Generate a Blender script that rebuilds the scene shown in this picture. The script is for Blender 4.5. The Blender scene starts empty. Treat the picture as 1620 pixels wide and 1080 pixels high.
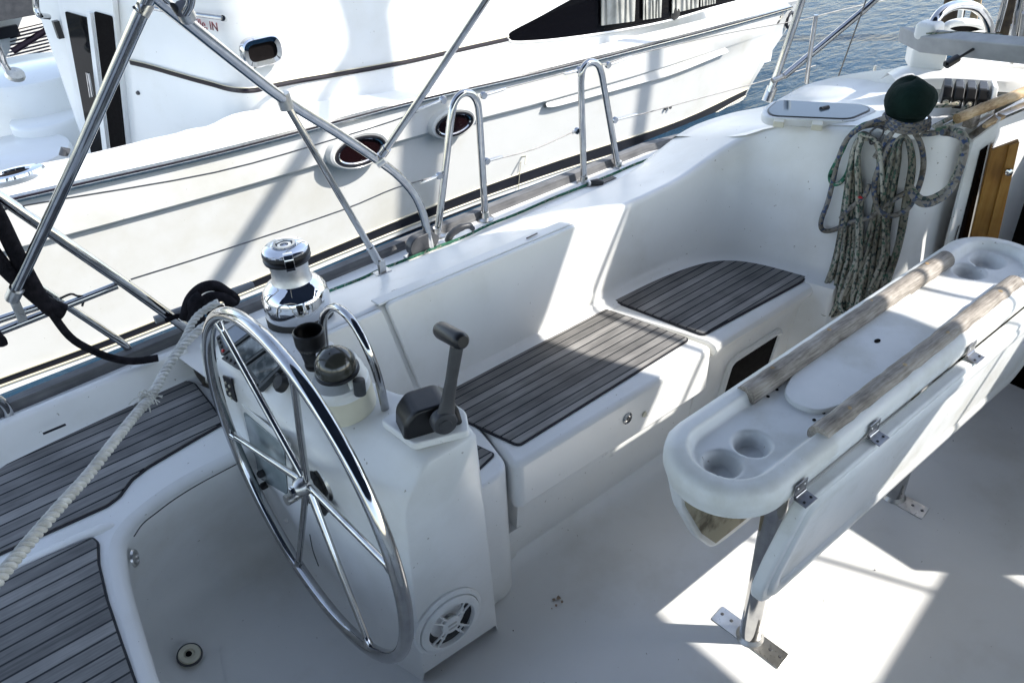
import bpy, bmesh, math, random
from mathutils import Vector, Matrix
random.seed(7)
R = math.radians
SC = bpy.context.scene
COL = SC.collection
# ------------------------------------------------------------------ camera
F = 1331.0; EYE = Vector((0, 0, 1.75))
ax = Vector((1990, -1020, F)).normalized()
az = -Vector((91, 1914, F)).normalized()
az = (az - ax * az.dot(ax)).normalized()
ay = az.cross(ax)
M3 = Matrix((ax, ay, az))               # camera (right, down, forward) -> world
cd = bpy.data.cameras.new("camera"); cam = bpy.data.objects.new("camera", cd); COL.objects.link(cam)
SC.camera = cam
rt = M3 @ Vector((1, 0, 0)); up = M3 @ Vector((0, -1, 0)); bk = M3 @ Vector((0, 0, -1))
mw = Matrix((rt, up, bk)).transposed().to_4x4(); mw.translation = EYE
cam.matrix_world = mw
cd.sensor_width = 36; cd.lens = F / 1620 * 36; cd.clip_start = 0.02; cd.clip_end = 5000
# ------------------------------------------------------------------ light
SUNV = Vector((0.8, -0.8, 1.0)).normalized()
sl = bpy.data.lights.new("sun", 'SUN'); sl.energy = 3.1; sl.angle = R(0.53); sl.color = (1.0, 0.955, 0.89)
so = bpy.data.objects.new("sun", sl); COL.objects.link(so)
so.rotation_euler = SUNV.to_track_quat('Z', 'Y').to_euler(); so.location = (6, -6, 8)
w = bpy.data.worlds.new("World"); SC.world = w; w.use_nodes = True
nt = w.node_tree; bg = nt.nodes["Background"]
sky = nt.nodes.new("ShaderNodeTexSky"); sky.sky_type = 'NISHITA'; sky.sun_disc = False
sky.sun_elevation = math.asin(SUNV.z); sky.sun_rotation = R(135); sky.air_density = 1.0; sky.dust_density = 0.6; sky.ozone_density = 1.0
hs = nt.nodes.new('ShaderNodeHueSaturation'); hs.inputs['Saturation'].default_value = .76
nt.links.new(sky.outputs[0], hs.inputs['Color']); nt.links.new(hs.outputs[0], bg.inputs[0]); bg.inputs[1].default_value = 0.15
SC.view_settings.view_transform = 'Standard'; SC.view_settings.look = 'None'
SC.view_settings.exposure = 1.42; SC.view_settings.gamma = 1

# ------------------------------------------------------------------ pixel (1620x1080) -> point on a world plane
def ray(px, py): return M3 @ Vector((px - 810, py - 540, F))
def W(px, py, z=None, y=None, x=None):
    r = ray(px, py)
    if z is not None: t = (z - EYE.z) / r.z
    elif y is not None: t = y / r.y
    else: t = x / r.x
    return EYE + r * t
def WP(px, py, P, N):
    r = ray(px, py); return EYE + r * ((P - EYE).dot(N) / r.dot(N))
def depth(P): return (P - EYE).dot(M3 @ Vector((0, 0, 1)))
def rad(P, wpx): return wpx / 2 * depth(Vector(P)) / F

# ------------------------------------------------------------------ materials
def nm(name):
    m = bpy.data.materials.new(name); m.use_nodes = True
    t = m.node_tree; b = t.nodes["Principled BSDF"]; return m, t, b
def N(t, kind, **kw):
    n = t.nodes.new(kind)
    for k, v in kw.items():
        if k in n.inputs: n.inputs[k].default_value = v
        else: setattr(n, k, v)
    return n
def ramp(t, fac, stops):
    r = t.nodes.new("ShaderNodeValToRGB"); e = r.color_ramp.elements
    while len(e) < len(stops): e.new(0.5)
    for i, (p, c) in enumerate(stops): e[i].position = p; e[i].color = (*c, 1)
    t.links.new(fac, r.inputs[0]); return r.outputs[0]
def noise_mat(name, c1, c2, rough=0.4, scale=8, detail=6, bump=0.0, bscale=200, metal=0, coat=0, spec=0.5, rvar=0.0, lo=.35, hi=.65, bd=.001):
    m, t, b = nm(name)
    tc = t.nodes.new("ShaderNodeTexCoord")
    n = N(t, "ShaderNodeTexNoise", Scale=scale, Detail=detail)
    t.links.new(tc.outputs["Object"], n.inputs["Vector"])
    c = ramp(t, n.outputs[0], [(lo, c1), (hi, c2)]); t.links.new(c, b.inputs["Base Color"])
    b.inputs["Roughness"].default_value = rough; b.inputs["Metallic"].default_value = metal
    b.inputs["Specular IOR Level"].default_value = spec
    if coat: b.inputs["Coat Weight"].default_value = coat; b.inputs["Coat Roughness"].default_value = .08
    if rvar:
        mr = N(t, "ShaderNodeMapRange"); n3 = N(t, "ShaderNodeTexNoise", Scale=scale * 4, Detail=8)
        t.links.new(tc.outputs["Object"], n3.inputs["Vector"]); t.links.new(n3.outputs[0], mr.inputs[0])
        mr.inputs[3].default_value = max(.02, rough - rvar); mr.inputs[4].default_value = rough + rvar
        t.links.new(mr.outputs[0], b.inputs["Roughness"])
    if bump:
        n2 = N(t, "ShaderNodeTexNoise", Scale=bscale, Detail=3); t.links.new(tc.outputs["Object"], n2.inputs["Vector"])
        bp = N(t, "ShaderNodeBump", Strength=bump, Distance=bd); t.links.new(n2.outputs[0], bp.inputs["Height"])
        t.links.new(bp.outputs[0], b.inputs["Normal"])
    return m
def gel(name, c1, c2, dirt, rough=.38, dscale=3.0, speck=0.0):
    m, t, b = nm(name)
    tc = t.nodes.new("ShaderNodeTexCoord")
    n = N(t, "ShaderNodeTexNoise", Scale=dscale, Detail=7, Roughness=.6); t.links.new(tc.outputs["Object"], n.inputs["Vector"])
    c = ramp(t, n.outputs[0], [(.36, dirt), (.5, c1), (.7, c2)])
    # tiny specks of dirt
    v = N(t, "ShaderNodeTexNoise", Scale=85, Detail=2); t.links.new(tc.outputs["Object"], v.inputs["Vector"])
    s = ramp(t, v.outputs[0], [(.735 - speck, (1, 1, 1)), (.76 - speck, (.42, .38, .32))])
    mx = N(t, "ShaderNodeMix"); mx.data_type = 'RGBA'; mx.blend_type = 'MULTIPLY'; mx.inputs[0].default_value = .8
    t.links.new(c, mx.inputs[6]); t.links.new(s, mx.inputs[7]); t.links.new(mx.outputs[2], b.inputs["Base Color"])
    mr = N(t, "ShaderNodeMapRange"); t.links.new(n.outputs[0], mr.inputs[0])
    mr.inputs[1].default_value = .3; mr.inputs[2].default_value = .7
    mr.inputs[3].default_value = rough + .05; mr.inputs[4].default_value = rough - .03
    t.links.new(mr.outputs[0], b.inputs["Roughness"])
    n2 = N(t, "ShaderNodeTexNoise", Scale=420, Detail=2); t.links.new(tc.outputs["Object"], n2.inputs["Vector"])
    bp = N(t, "ShaderNodeBump", Strength=.12, Distance=.0006); t.links.new(n2.outputs[0], bp.inputs["Height"])
    t.links.new(bp.outputs[0], b.inputs["Normal"])
    return m
def teak(name, pitch, c1, c2, c3, groove=.14, off=0.0, axis='Y'):
    m, t, b = nm(name)
    g = t.nodes.new("ShaderNodeNewGeometry"); sp = t.nodes.new("ShaderNodeSeparateXYZ")
    t.links.new(g.outputs["Position"], sp.inputs[0])
    def ma(op, a, bb=None, c=None):
        n = t.nodes.new("ShaderNodeMath"); n.operation = op
        for i, v in enumerate((a, bb, c)):
            if v is None: continue
            if isinstance(v, (int, float)): n.inputs[i].default_value = v
            else: t.links.new(v, n.inputs[i])
        return n.outputs[0]
    y = ma('ADD', sp.outputs[axis], off); q = ma('DIVIDE', y, pitch); fr = ma('FRACT', q); fl = ma('FLOOR', q)
    wn = t.nodes.new("ShaderNodeTexWhiteNoise"); wn.noise_dimensions = '1D'; t.links.new(fl, wn.inputs["W"])
    mp = N(t, "ShaderNodeMapping"); mp.inputs["Scale"].default_value = (9, 150, 90) if axis == 'Y' else (150, 9, 90)
    t.links.new(g.outputs["Position"], mp.inputs["Vector"])
    n = N(t, "ShaderNodeTexNoise", Scale=1, Detail=8, Roughness=.65); t.links.new(mp.outputs[0], n.inputs["Vector"])
    big = N(t, "ShaderNodeTexNoise", Scale=9, Detail=5); t.links.new(g.outputs["Position"], big.inputs["Vector"])
    f = ma('ADD', ma('MULTIPLY', n.outputs[0], .42), ma('ADD', ma('MULTIPLY', wn.outputs["Value"], .26), ma('MULTIPLY', big.outputs[0], .36)))
    c = ramp(t, f, [(.34, c1), (.5, c2), (.68, c3)])
    gr = ma('LESS_THAN', fr, groove)
    mx = N(t, "ShaderNodeMix"); mx.data_type = 'RGBA'; t.links.new(gr, mx.inputs[0]); t.links.new(c, mx.inputs[6])
    mx.inputs[7].default_value = (.012, .013, .016, 1)
    t.links.new(mx.outputs[2], b.inputs["Base Color"]); b.inputs["Roughness"].default_value = .68
    b.inputs["Specular IOR Level"].default_value = .35
    h = ma('SUBTRACT', ma('MULTIPLY', n.outputs[0], .35), gr)
    bp = N(t, "ShaderNodeBump", Strength=.55, Distance=.0018); t.links.new(h, bp.inputs["Height"]); t.links.new(bp.outputs[0], b.inputs["Normal"])
    return m
def woodgrain(name, c1, c2, c3, sc=(22, 240, 240), rough=.62):
    m, t, b = nm(name)
    g = t.nodes.new("ShaderNodeNewGeometry"); mp = N(t, "ShaderNodeMapping"); mp.inputs["Scale"].default_value = sc
    t.links.new(g.outputs["Position"], mp.inputs["Vector"])
    n = N(t, "ShaderNodeTexNoise", Scale=1, Detail=9, Roughness=.62); t.links.new(mp.outputs[0], n.inputs["Vector"])
    big = N(t, "ShaderNodeTexNoise", Scale=14, Detail=4); t.links.new(g.outputs["Position"], big.inputs["Vector"])
    ad = N(t, "ShaderNodeMath"); ad.operation = 'ADD'; t.links.new(n.outputs[0], ad.inputs[0]); t.links.new(big.outputs[0], ad.inputs[1])
    hf = N(t, "ShaderNodeMath"); hf.operation = 'MULTIPLY'; hf.inputs[1].default_value = .5; t.links.new(ad.outputs[0], hf.inputs[0])
    t.links.new(ramp(t, hf.outputs[0], [(.38, c1), (.5, c2), (.62, c3)]), b.inputs["Base Color"])
    b.inputs["Roughness"].default_value = rough; b.inputs["Specular IOR Level"].default_value = .35
    bp = N(t, "ShaderNodeBump", Strength=.5, Distance=.0015); t.links.new(n.outputs[0], bp.inputs["Height"]); t.links.new(bp.outputs[0], b.inputs["Normal"])
    return m
def rope_mat(name, base, flecks, freq=30.0, dens=.62, twist=1.0):
    """braided rope: UV.x runs round the rope (0-1), UV.y along it in metres"""
    m, t, b = nm(name)
    uv = t.nodes.new("ShaderNodeUVMap"); mp = N(t, "ShaderNodeMapping"); mp.inputs["Scale"].default_value = (5, freq * 3.2, 1)
    t.links.new(uv.outputs[0], mp.inputs["Vector"])
    v = N(t, "ShaderNodeTexVoronoi"); v.inputs["Scale"].default_value = 1; t.links.new(mp.outputs[0], v.inputs["Vector"])
    sep = t.nodes.new("ShaderNodeSeparateColor"); t.links.new(v.outputs["Color"], sep.inputs[0])
    st = [(0.0, base)]
    for i, f in enumerate(flecks): st.append((dens + i * (1 - dens) / len(flecks), f))
    r = t.nodes.new("ShaderNodeValToRGB"); r.color_ramp.interpolation = 'CONSTANT'; e = r.color_ramp.elements
    while len(e) < len(st): e.new(.5)
    for i, (p, c) in enumerate(st): e[i].position = p; e[i].color = (*c, 1)
    t.links.new(sep.outputs[0], r.inputs[0])
    n = N(t, "ShaderNodeTexNoise", Scale=11, Detail=4); g = t.nodes.new("ShaderNodeNewGeometry"); t.links.new(g.outputs["Position"], n.inputs["Vector"])
    d = ramp(t, n.outputs[0], [(.35, (.55, .52, .47)), (.65, (1, 1, 1))])
    mx = N(t, "ShaderNodeMix"); mx.data_type = 'RGBA'; mx.blend_type = 'MULTIPLY'; mx.inputs[0].default_value = 1
    t.links.new(r.outputs[0], mx.inputs[6]); t.links.new(d, mx.inputs[7]); t.links.new(mx.outputs[2], b.inputs["Base Color"])
    b.inputs["Roughness"].default_value = .9; b.inputs["Specular IOR Level"].default_value = .15
    bp = N(t, "ShaderNodeBump", Strength=.9, Distance=.0015); t.links.new(v.outputs["Distance"], bp.inputs["Height"]); bp.invert = True
    t.links.new(bp.outputs[0], b.inputs["Normal"])
    return m
def flat(name, c, rough=.5, metal=0, spec=.5, emit=None):
    m, t, b = nm(name); b.inputs["Base Color"].default_value = (*c, 1); b.inputs["Roughness"].default_value = rough
    b.inputs["Metallic"].default_value = metal; b.inputs["Specular IOR Level"].default_value = spec
    tc = t.nodes.new("ShaderNodeTexCoord"); n = N(t, "ShaderNodeTexNoise", Scale=60, Detail=5); t.links.new(tc.outputs["Object"], n.inputs["Vector"])
    mr = N(t, "ShaderNodeMapRange"); t.links.new(n.outputs[0], mr.inputs[0]); mr.inputs[3].default_value = max(.01, rough * .75); mr.inputs[4].default_value = min(1, rough * 1.3)
    t.links.new(mr.outputs[0], b.inputs["Roughness"])
    return m

GEL = gel("gelcoat", (.775, .775, .755), (.81, .81, .79), (.71, .705, .67), rough=.30)
SOLE = gel("cockpit sole gelcoat", (.75, .75, .73), (.79, .79, .77), (.66, .65, .61), rough=.36, dscale=2.2, speck=-.012)
GEL2 = gel("table gelcoat", (.74, .75, .735), (.79, .79, .77), (.63, .63, .59), rough=.42, dscale=6, speck=-.015)
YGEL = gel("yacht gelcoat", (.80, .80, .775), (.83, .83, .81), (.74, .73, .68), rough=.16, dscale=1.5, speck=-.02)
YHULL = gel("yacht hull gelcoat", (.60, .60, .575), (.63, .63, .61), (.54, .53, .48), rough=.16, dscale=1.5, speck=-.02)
YDECK = gel("yacht deck", (.80, .80, .78), (.83, .83, .81), (.76, .76, .73), rough=.5, dscale=2)
CREAM = noise_mat("cream plastic", (.62, .59, .46), (.70, .67, .54), .4, 12, bump=.1)
TEAK = teak("weathered teak slats", .0268, (.085, .083, .081), (.18, .174, .166), (.31, .30, .285))
TEAK2 = teak("weathered teak slats wide", .0345, (.085, .084, .084), (.17, .167, .163), (.29, .284, .275), off=.004)
TEAKEDGE = flat("teak caulk border", (.014, .015, .02), .7)
RAILW = woodgrain("weathered rail teak", (.13, .11, .09), (.27, .24, .205), (.40, .365, .325))
HANDW = woodgrain("golden handrail teak", (.24, .15, .07), (.42, .29, .15), (.55, .42, .26))
TOEW = woodgrain("grey toe rail teak", (.085, .086, .09), (.125, .126, .13), (.17, .17, .172), sc=(6, 120, 120))
CHROME = noise_mat("polished stainless", (.40, .40, .405), (.50, .50, .495), .07, 30, metal=1, rvar=.04)
CHROME2 = noise_mat("mirror chrome", (.70, .70, .71), (.76, .76, .77), .025, 20, metal=1)
STEEL = noise_mat("brushed stainless", (.52, .51, .49), (.66, .65, .62), .30, 40, metal=1, rvar=.08, bump=.15, bscale=500)
HSTEEL = noise_mat("dull hinge steel", (.22, .22, .23), (.34, .34, .35), .32, 40, metal=1, rvar=.08)
WSTEEL = noise_mat("satin winch drum", (.60, .60, .60), (.70, .70, .70), .34, 60, metal=1, bump=.5, bscale=600)
BLK = noise_mat("black plastic", (.005, .005, .006), (.011, .011, .012), .38, 20, bump=.15)
BLKR = noise_mat("faded black rubber", (.008, .008, .009), (.020, .020, .021), .6, 20, bump=.3)
DGREY = noise_mat("dark grey lever", (.030, .032, .037), (.048, .050, .055), .45, 25, bump=.2)
INST = noise_mat("instrument grey", (.022, .026, .031), (.036, .041, .047), .45, 25)
FLEECE = noise_mat("black fleece", (.008, .008, .010), (.02, .018, .022), .98, 40, bump=1.0, bscale=300, spec=.1, bd=.003)
GREENC = noise_mat("dark green canvas", (.003, .011, .009), (.006, .020, .016), .9, 14, bump=.6, bscale=90, spec=.15, bd=.004)
CANVAS = noise_mat("navy canvas", (.016, .022, .045), (.03, .038, .07), .9, 10, bump=.4, bscale=400, spec=.1)
for m_ in (CANVAS,):
    t_ = m_.node_tree; b_ = t_.nodes["Principled BSDF"]; tr = t_.nodes.new("ShaderNodeBsdfTranslucent"); tr.inputs[0].default_value = (.16, .20, .26, 1)
    mxs = t_.nodes.new("ShaderNodeMixShader"); mxs.inputs[0].default_value = .35
    t_.links.new(b_.outputs[0], mxs.inputs[1]); t_.links.new(tr.outputs[0], mxs.inputs[2]); t_.links.new(mxs.outputs[0], t_.nodes["Material Output"].inputs[0])
CANVAS2 = noise_mat("pale canvas", (.30, .31, .33), (.36, .37, .38), .9, 10, bump=.4, bscale=400, spec=.1)
GLASSD = flat("dark tinted glass", (.003, .003, .004), .04, spec=.15)
PORTG = flat("porthole glass", (.008, .003, .0035), .10, spec=.25)
WATERM = None
BLACK = flat("black stripe", (.012, .012, .016), .3)
STRIPE = flat("dark violet stripe", (.008, .005, .010), .3, spec=.2)
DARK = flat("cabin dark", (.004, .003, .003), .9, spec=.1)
YWOOD = woodgrain("varnished cabin wood", (.17, .075, .012), (.25, .12, .022), (.31, .165, .038), sc=(60, 60, 5), rough=.35)
STAIN = noise_mat("stained plywood", (.10, .085, .05), (.42, .38, .27), .7, 26, 8, bump=.3, lo=.3, hi=.5)
BEIGE = flat("beige stripe", (.50, .46, .34), .4)
LENS = flat("compass dome", (.035, .035, .028), .12, spec=.7)
LCD_REFL = noise_mat("display glass", (.06, .07, .075), (.30, .32, .32), .08, 26, lo=.46, hi=.7)  # pale blotches painted into the screen colour stand in for reflections
LCD2 = flat("blue display glass", (.08, .10, .15), .10)
RED = flat("red mark", (.45, .02, .02), .5)
DKRED = flat("dark red lettering", (.10, .012, .02), .5)
CURTAIN = noise_mat("curtain cloth", (.24, .24, .215), (.36, .36, .33), .9, 12)
STRAND = noise_mat("white laid rope", (.46, .455, .42), (.66, .655, .62), .9, 45, bump=.8, bscale=900, spec=.15)
ROPEG = rope_mat("cream rope green fleck", (.31, .30, .245), [(.09, .15, .11), (.06, .085, .08), (.18, .175, .15)], 44, .66)
ROPEG2 = rope_mat("paler cream rope", (.42, .41, .35), [(.12, .19, .14), (.08, .11, .10), (.25, .24, .21)], 44, .70)
ROPEG3 = rope_mat("darker cream rope", (.22, .215, .175), [(.06, .11, .08), (.045, .06, .06), (.13, .125, .11)], 44, .62)
ROPEB = rope_mat("grey rope blue fleck", (.26, .245, .22), [(.06, .09, .18), (.09, .11, .15), (.15, .14, .12)], 44, .55)
ROPEGN = rope_mat("green rope", (.05, .18, .12), [(.30, .34, .28), (.02, .07, .05)], 55, .75)
ROPEW = rope_mat("pale halyard", (.50, .49, .43), [(.12, .18, .14)], 44, .8)
FIRM = noise_mat("lifeline wire", (.10, .10, .10), (.16, .16, .16), .5, 50, metal=.5)
PILE = noise_mat("piling wood", (.035, .022, .012), (.09, .06, .03), .85, 9, bump=.6, bscale=40, bd=.01)
RUST = flat("rust spot", (.28, .20, .14), .8)

# ------------------------------------------------------------------ object helpers
def wloc(o):
    v = Vector((0, 0, 0))
    while o is not None: v = v + Vector(o.location); o = o.parent
    return v
def thing(name, label, cat, loc, group=None):
    o = bpy.data.objects.new(name, None); COL.objects.link(o); o.location = loc; o.empty_display_size = .05
    o['label'] = label; o['category'] = cat
    if group: o['group'] = group
    return o
class MB:
    def __init__(s): s.v = []; s.f = []; s.uv = []; s.mi = []; s.m = 0
    def add(s, vs, fs, uvs=None):
        o = len(s.v); s.v += [Vector(v) for v in vs]
        for i, f in enumerate(fs): s.f.append([o + k for k in f]); s.uv.append(uvs[i] if uvs else None); s.mi.append(s.m)
        return s
    def box(s, c, size, rot=None):
        c = Vector(c); h = Vector(size) / 2
        vs = [Vector((a * h.x, b * h.y, d * h.z)) for a in (-1, 1) for b in (-1, 1) for d in (-1, 1)]
        if rot is not None: vs = [rot @ v for v in vs]
        return s.add([c + v for v in vs], [(0, 1, 3, 2), (4, 6, 7, 5), (0, 4, 5, 1), (2, 3, 7, 6), (0, 2, 6, 4), (1, 5, 7, 3)])
    def prism(s, poly, d):
        """closed polygon of points extruded by vector d"""
        n = len(poly); d = Vector(d); vs = [Vector(p) for p in poly] + [Vector(p) + d for p in poly]
        fs = [tuple(range(n))[::-1], tuple(range(n, 2 * n))] + [(i, (i + 1) % n, n + (i + 1) % n, n + i) for i in range(n)]
        return s.add(vs, fs)
    def grid(s, rows, closed=False):
        nr = len(rows); nc = len(rows[0]); vs = [p for r in rows for p in r]; fs = []
        for i in range(nr - 1):
            for j in range(nc if closed else nc - 1):
                k = (j + 1) % nc; fs.append((i * nc + j, i * nc + k, (i + 1) * nc + k, (i + 1) * nc + j))
        return s.add(vs, fs)
    def tube(s, pts, r, seg=12, closed=False, caps=True, smooth=0):
        pts = [Vector(p) for p in pts]
        if smooth: pts = cat(pts, smooth, closed)
        n = len(pts); rr = r if isinstance(r, (list, tuple)) else [r] * n
        if len(rr) != n: rr = [rr[min(len(rr) - 1, int(i * (len(rr) - 1) / (n - 1) + .5))] for i in range(n)]
        tn = []
        for i in range(n):
            a = pts[(i - 1) % n] if (closed or i > 0) else pts[0]; b = pts[(i + 1) % n] if (closed or i < n - 1) else pts[-1]
            tn.append((b - a).normalized())
        u = tn[0].orthogonal().normalized(); us = []
        for i in range(n):
            u = (u - tn[i] * u.dot(tn[i])).normalized(); us.append(u)
        if closed:   # spread the twist so the seam meets
            v0 = us[0]; last = us[-1] - tn[0] * us[-1].dot(tn[0]); ang = last.normalized().angle(v0) if last.length > 1e-6 else 0
            sg = 1 if last.cross(v0).dot(tn[0]) > 0 else -1
            us = [Matrix.Rotation(sg * ang * i / n, 3, tn[i]) @ us[i] for i in range(n)]
        vs = []; L = [0]
        for i in range(n):
            if i: L.append(L[-1] + (pts[i] - pts[i - 1]).length)
            v = tn[i].cross(us[i])
            for k in range(seg):
                a = 2 * math.pi * k / seg; vs.append(pts[i] + (us[i] * math.cos(a) + v * math.sin(a)) * rr[i])
        fs = []; uvs = []; m = n if closed else n - 1
        for i in range(m):
            j = (i + 1) % n; lb = L[i + 1] if i + 1 < n else L[-1] + (pts[0] - pts[-1]).length
            for k in range(seg):
                q = (k + 1) % seg; fs.append((i * seg + k, i * seg + q, j * seg + q, j * seg + k))
                uvs.append([(k / seg, L[i]), ((k + 1) / seg, L[i]), ((k + 1) / seg, lb), (k / seg, lb)])
        if caps and not closed:
            fs.append(tuple(range(seg))[::-1]); uvs.append([(0, 0)] * seg)
            fs.append(tuple((n - 1) * seg + k for k in range(seg))); uvs.append([(0, 0)] * seg)
        return s.add(vs, fs, uvs)
    def lathe(s, prof, c, axis=(0, 0, 1), seg=40, caps=True):
        c = Vector(c); a = Vector(axis).normalized(); u = a.orthogonal().normalized(); v = a.cross(u)
        rows = [[c + a * h + (u * math.cos(2 * math.pi * k / seg) + v * math.sin(2 * math.pi * k / seg)) * max(r, 1e-5) for k in range(seg)] for r, h in prof]
        s.grid(rows, closed=True)
        if caps:
            o = len(s.v) - seg * len(prof)
            s.f.append([o + k for k in range(seg)][::-1]); s.uv.append(None); s.mi.append(s.m)
            o = len(s.v) - seg; s.f.append([o + k for k in range(seg)]); s.uv.append(None); s.mi.append(s.m)
        return s
    def build(s, name, mat, parent=None, smooth=True, bevel=0, bseg=3, angle=38, sub=0, solid=0, tag=None, merge=True, kind=None):
        me = bpy.data.meshes.new(name)
        if parent is None:
            xs = [v.x for v in s.v]; ys = [v.y for v in s.v]; org = Vector(((min(xs) + max(xs)) / 2, (min(ys) + max(ys)) / 2, min(v.z for v in s.v)))
        else: org = wloc(parent)
        me.from_pydata([v - org for v in s.v], [], s.f)
        if any(u for u in s.uv):
            ul = me.uv_layers.new(name="UVMap"); i = 0
            for fi, f in enumerate(s.f):
                for k in range(len(f)):
                    ul.data[i].uv = s.uv[fi][k] if s.uv[fi] else (0, 0); i += 1
        mats = mat if isinstance(mat, (list, tuple)) else [mat]
        for m_ in mats: me.materials.append(m_)
        for i, p in enumerate(me.polygons): p.material_index = s.mi[i]
        bm = bmesh.new(); bm.from_mesh(me)
        if merge: bmesh.ops.remove_doubles(bm, verts=bm.verts, dist=1e-6)
        bmesh.ops.recalc_face_normals(bm, faces=bm.faces)
        bm.to_mesh(me); bm.free()
        o = bpy.data.objects.new(name, me); COL.objects.link(o)
        if parent is None: o.location = org
        else: o.parent = parent
        if smooth:
            me.polygons.foreach_set("use_smooth", [True] * len(me.polygons))
            try: me.set_sharp_from_angle(angle=R(angle))
            except Exception: pass
        if solid:
            md = o.modifiers.new("solid", 'SOLIDIFY'); md.thickness = solid; md.offset = 0
        if bevel:
            md = o.modifiers.new("bevel", 'BEVEL'); md.width = bevel; md.segments = bseg; md.limit_method = 'ANGLE'; md.angle_limit = R(30)
            md.harden_normals = False
            me.polygons.foreach_set("use_smooth", [True] * len(me.polygons))
            at = me.attributes.get("sharp_edge")
            if at: me.attributes.remove(at)
            wn = o.modifiers.new("wn", 'WEIGHTED_NORMAL'); wn.keep_sharp = True
        if sub:
            md = o.modifiers.new("sub", 'SUBSURF'); md.levels = sub; md.render_levels = sub
        if tag:
            o['label'] = tag[0]; o['category'] = tag[1]
            if len(tag) > 2: o['group'] = tag[2]
        if kind: o['kind'] = kind
        return o
def cat(pts, k=6, closed=False):
    """Catmull-Rom through the points"""
    n = len(pts); out = []
    if n < 3: return pts
    for i in range(n if closed else n - 1):
        p1 = pts[i]; p2 = pts[(i + 1) % n]
        p0 = pts[(i - 1) % n] if (closed or i > 0) else p1 * 2 - p2
        p3 = pts[(i + 2) % n] if (closed or i < n - 2) else p2 * 2 - p1
        for j in range(k):
            t = j / k
            out.append(.5 * ((2 * p1) + (p2 - p0) * t + (2 * p0 - 5 * p1 + 4 * p2 - p3) * t * t + (3 * p1 - p0 - 3 * p2 + p3) * t ** 3))
    if not closed: out.append(pts[-1])
    return out
def fillet(pts, rs, k=5, closed=False):
    """round the corners of a polyline"""
    n = len(pts); out = []
    pts = [Vector(p) for p in pts]
    for i, p in enumerate(pts):
        r = rs[i] if isinstance(rs, (list, tuple)) else rs
        if (not closed and i in (0, n - 1)) or r <= 0: out.append(p); continue
        a = pts[(i - 1) % n]; b = pts[(i + 1) % n]
        da = (a - p); db = (b - p); r = min(r, da.length * .48, db.length * .48)
        a2 = p + da.normalized() * r; b2 = p + db.normalized() * r
        for j in range(k + 1):
            t = j / k; out.append(a2 * (1 - t) ** 2 + p * 2 * t * (1 - t) + b2 * t * t)
    return out
def V(*a): return Vector(a)
def interp(tab, x):
    if x <= tab[0][0]: return Vector(tab[0][1]) if hasattr(tab[0][1], '__len__') else tab[0][1]
    for (a, va), (b, vb) in zip(tab, tab[1:]):
        if x <= b:
            t = (x - a) / (b - a)
            if hasattr(va, '__len__'): return Vector(va) * (1 - t) + Vector(vb) * t
            return va * (1 - t) + vb * t
    return Vector(tab[-1][1]) if hasattr(tab[-1][1], '__len__') else tab[-1][1]

# ================================================================== WATER
def water():
    m, t, b = nm("water"); g = t.nodes.new("ShaderNodeNewGeometry")
    b.inputs["Base Color"].default_value = (.014, .040, .072, 1); b.inputs["Roughness"].default_value = .06
    b.inputs["Specular IOR Level"].default_value = .2; b.inputs["IOR"].default_value = 1.22
    mp = N(t, "ShaderNodeMapping"); mp.inputs["Scale"].default_value = (.8, 1.9, 1); mp.inputs["Rotation"].default_value = (0, 0, R(35))
    t.links.new(g.outputs["Position"], mp.inputs["Vector"])
    n = N(t, "ShaderNodeTexNoise", Scale=5.5, Detail=6, Roughness=.56, Distortion=.4); t.links.new(mp.outputs[0], n.inputs["Vector"])
    n2 = N(t, "ShaderNodeTexNoise", Scale=.7, Detail=3); t.links.new(mp.outputs[0], n2.inputs["Vector"])
    ad = N(t, "ShaderNodeMath"); ad.operation = 'MULTIPLY_ADD'; ad.inputs[1].default_value = 2.0
    t.links.new(n2.outputs[0], ad.inputs[0]); t.links.new(n.outputs[0], ad.inputs[2])
    bp = N(t, "ShaderNodeBump", Strength=1.0, Distance=.028); t.links.new(ad.outputs[0], bp.inputs["Height"]); t.links.new(bp.outputs[0], b.inputs["Normal"])
    mb = MB(); S = 1500
    mb.add([(-S, -S, -.6), (S, -S, -.6), (S, S, -.6), (-S, S, -.6)], [(0, 1, 2, 3)])
    mb.build("water", m, kind='structure')
water()

# ================================================================== SAILBOAT
boat = thing("sailboat", "white sailboat cockpit with grey teak seats, wheel pedestal and coaming in the foreground", "sailboat", (1.2, .65, 0))
def xy(pts, z): return [V(p[0], p[1], z) for p in pts]
def pz(pts, z): return [W(a, b, z=z) for a, b in pts]
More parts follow.
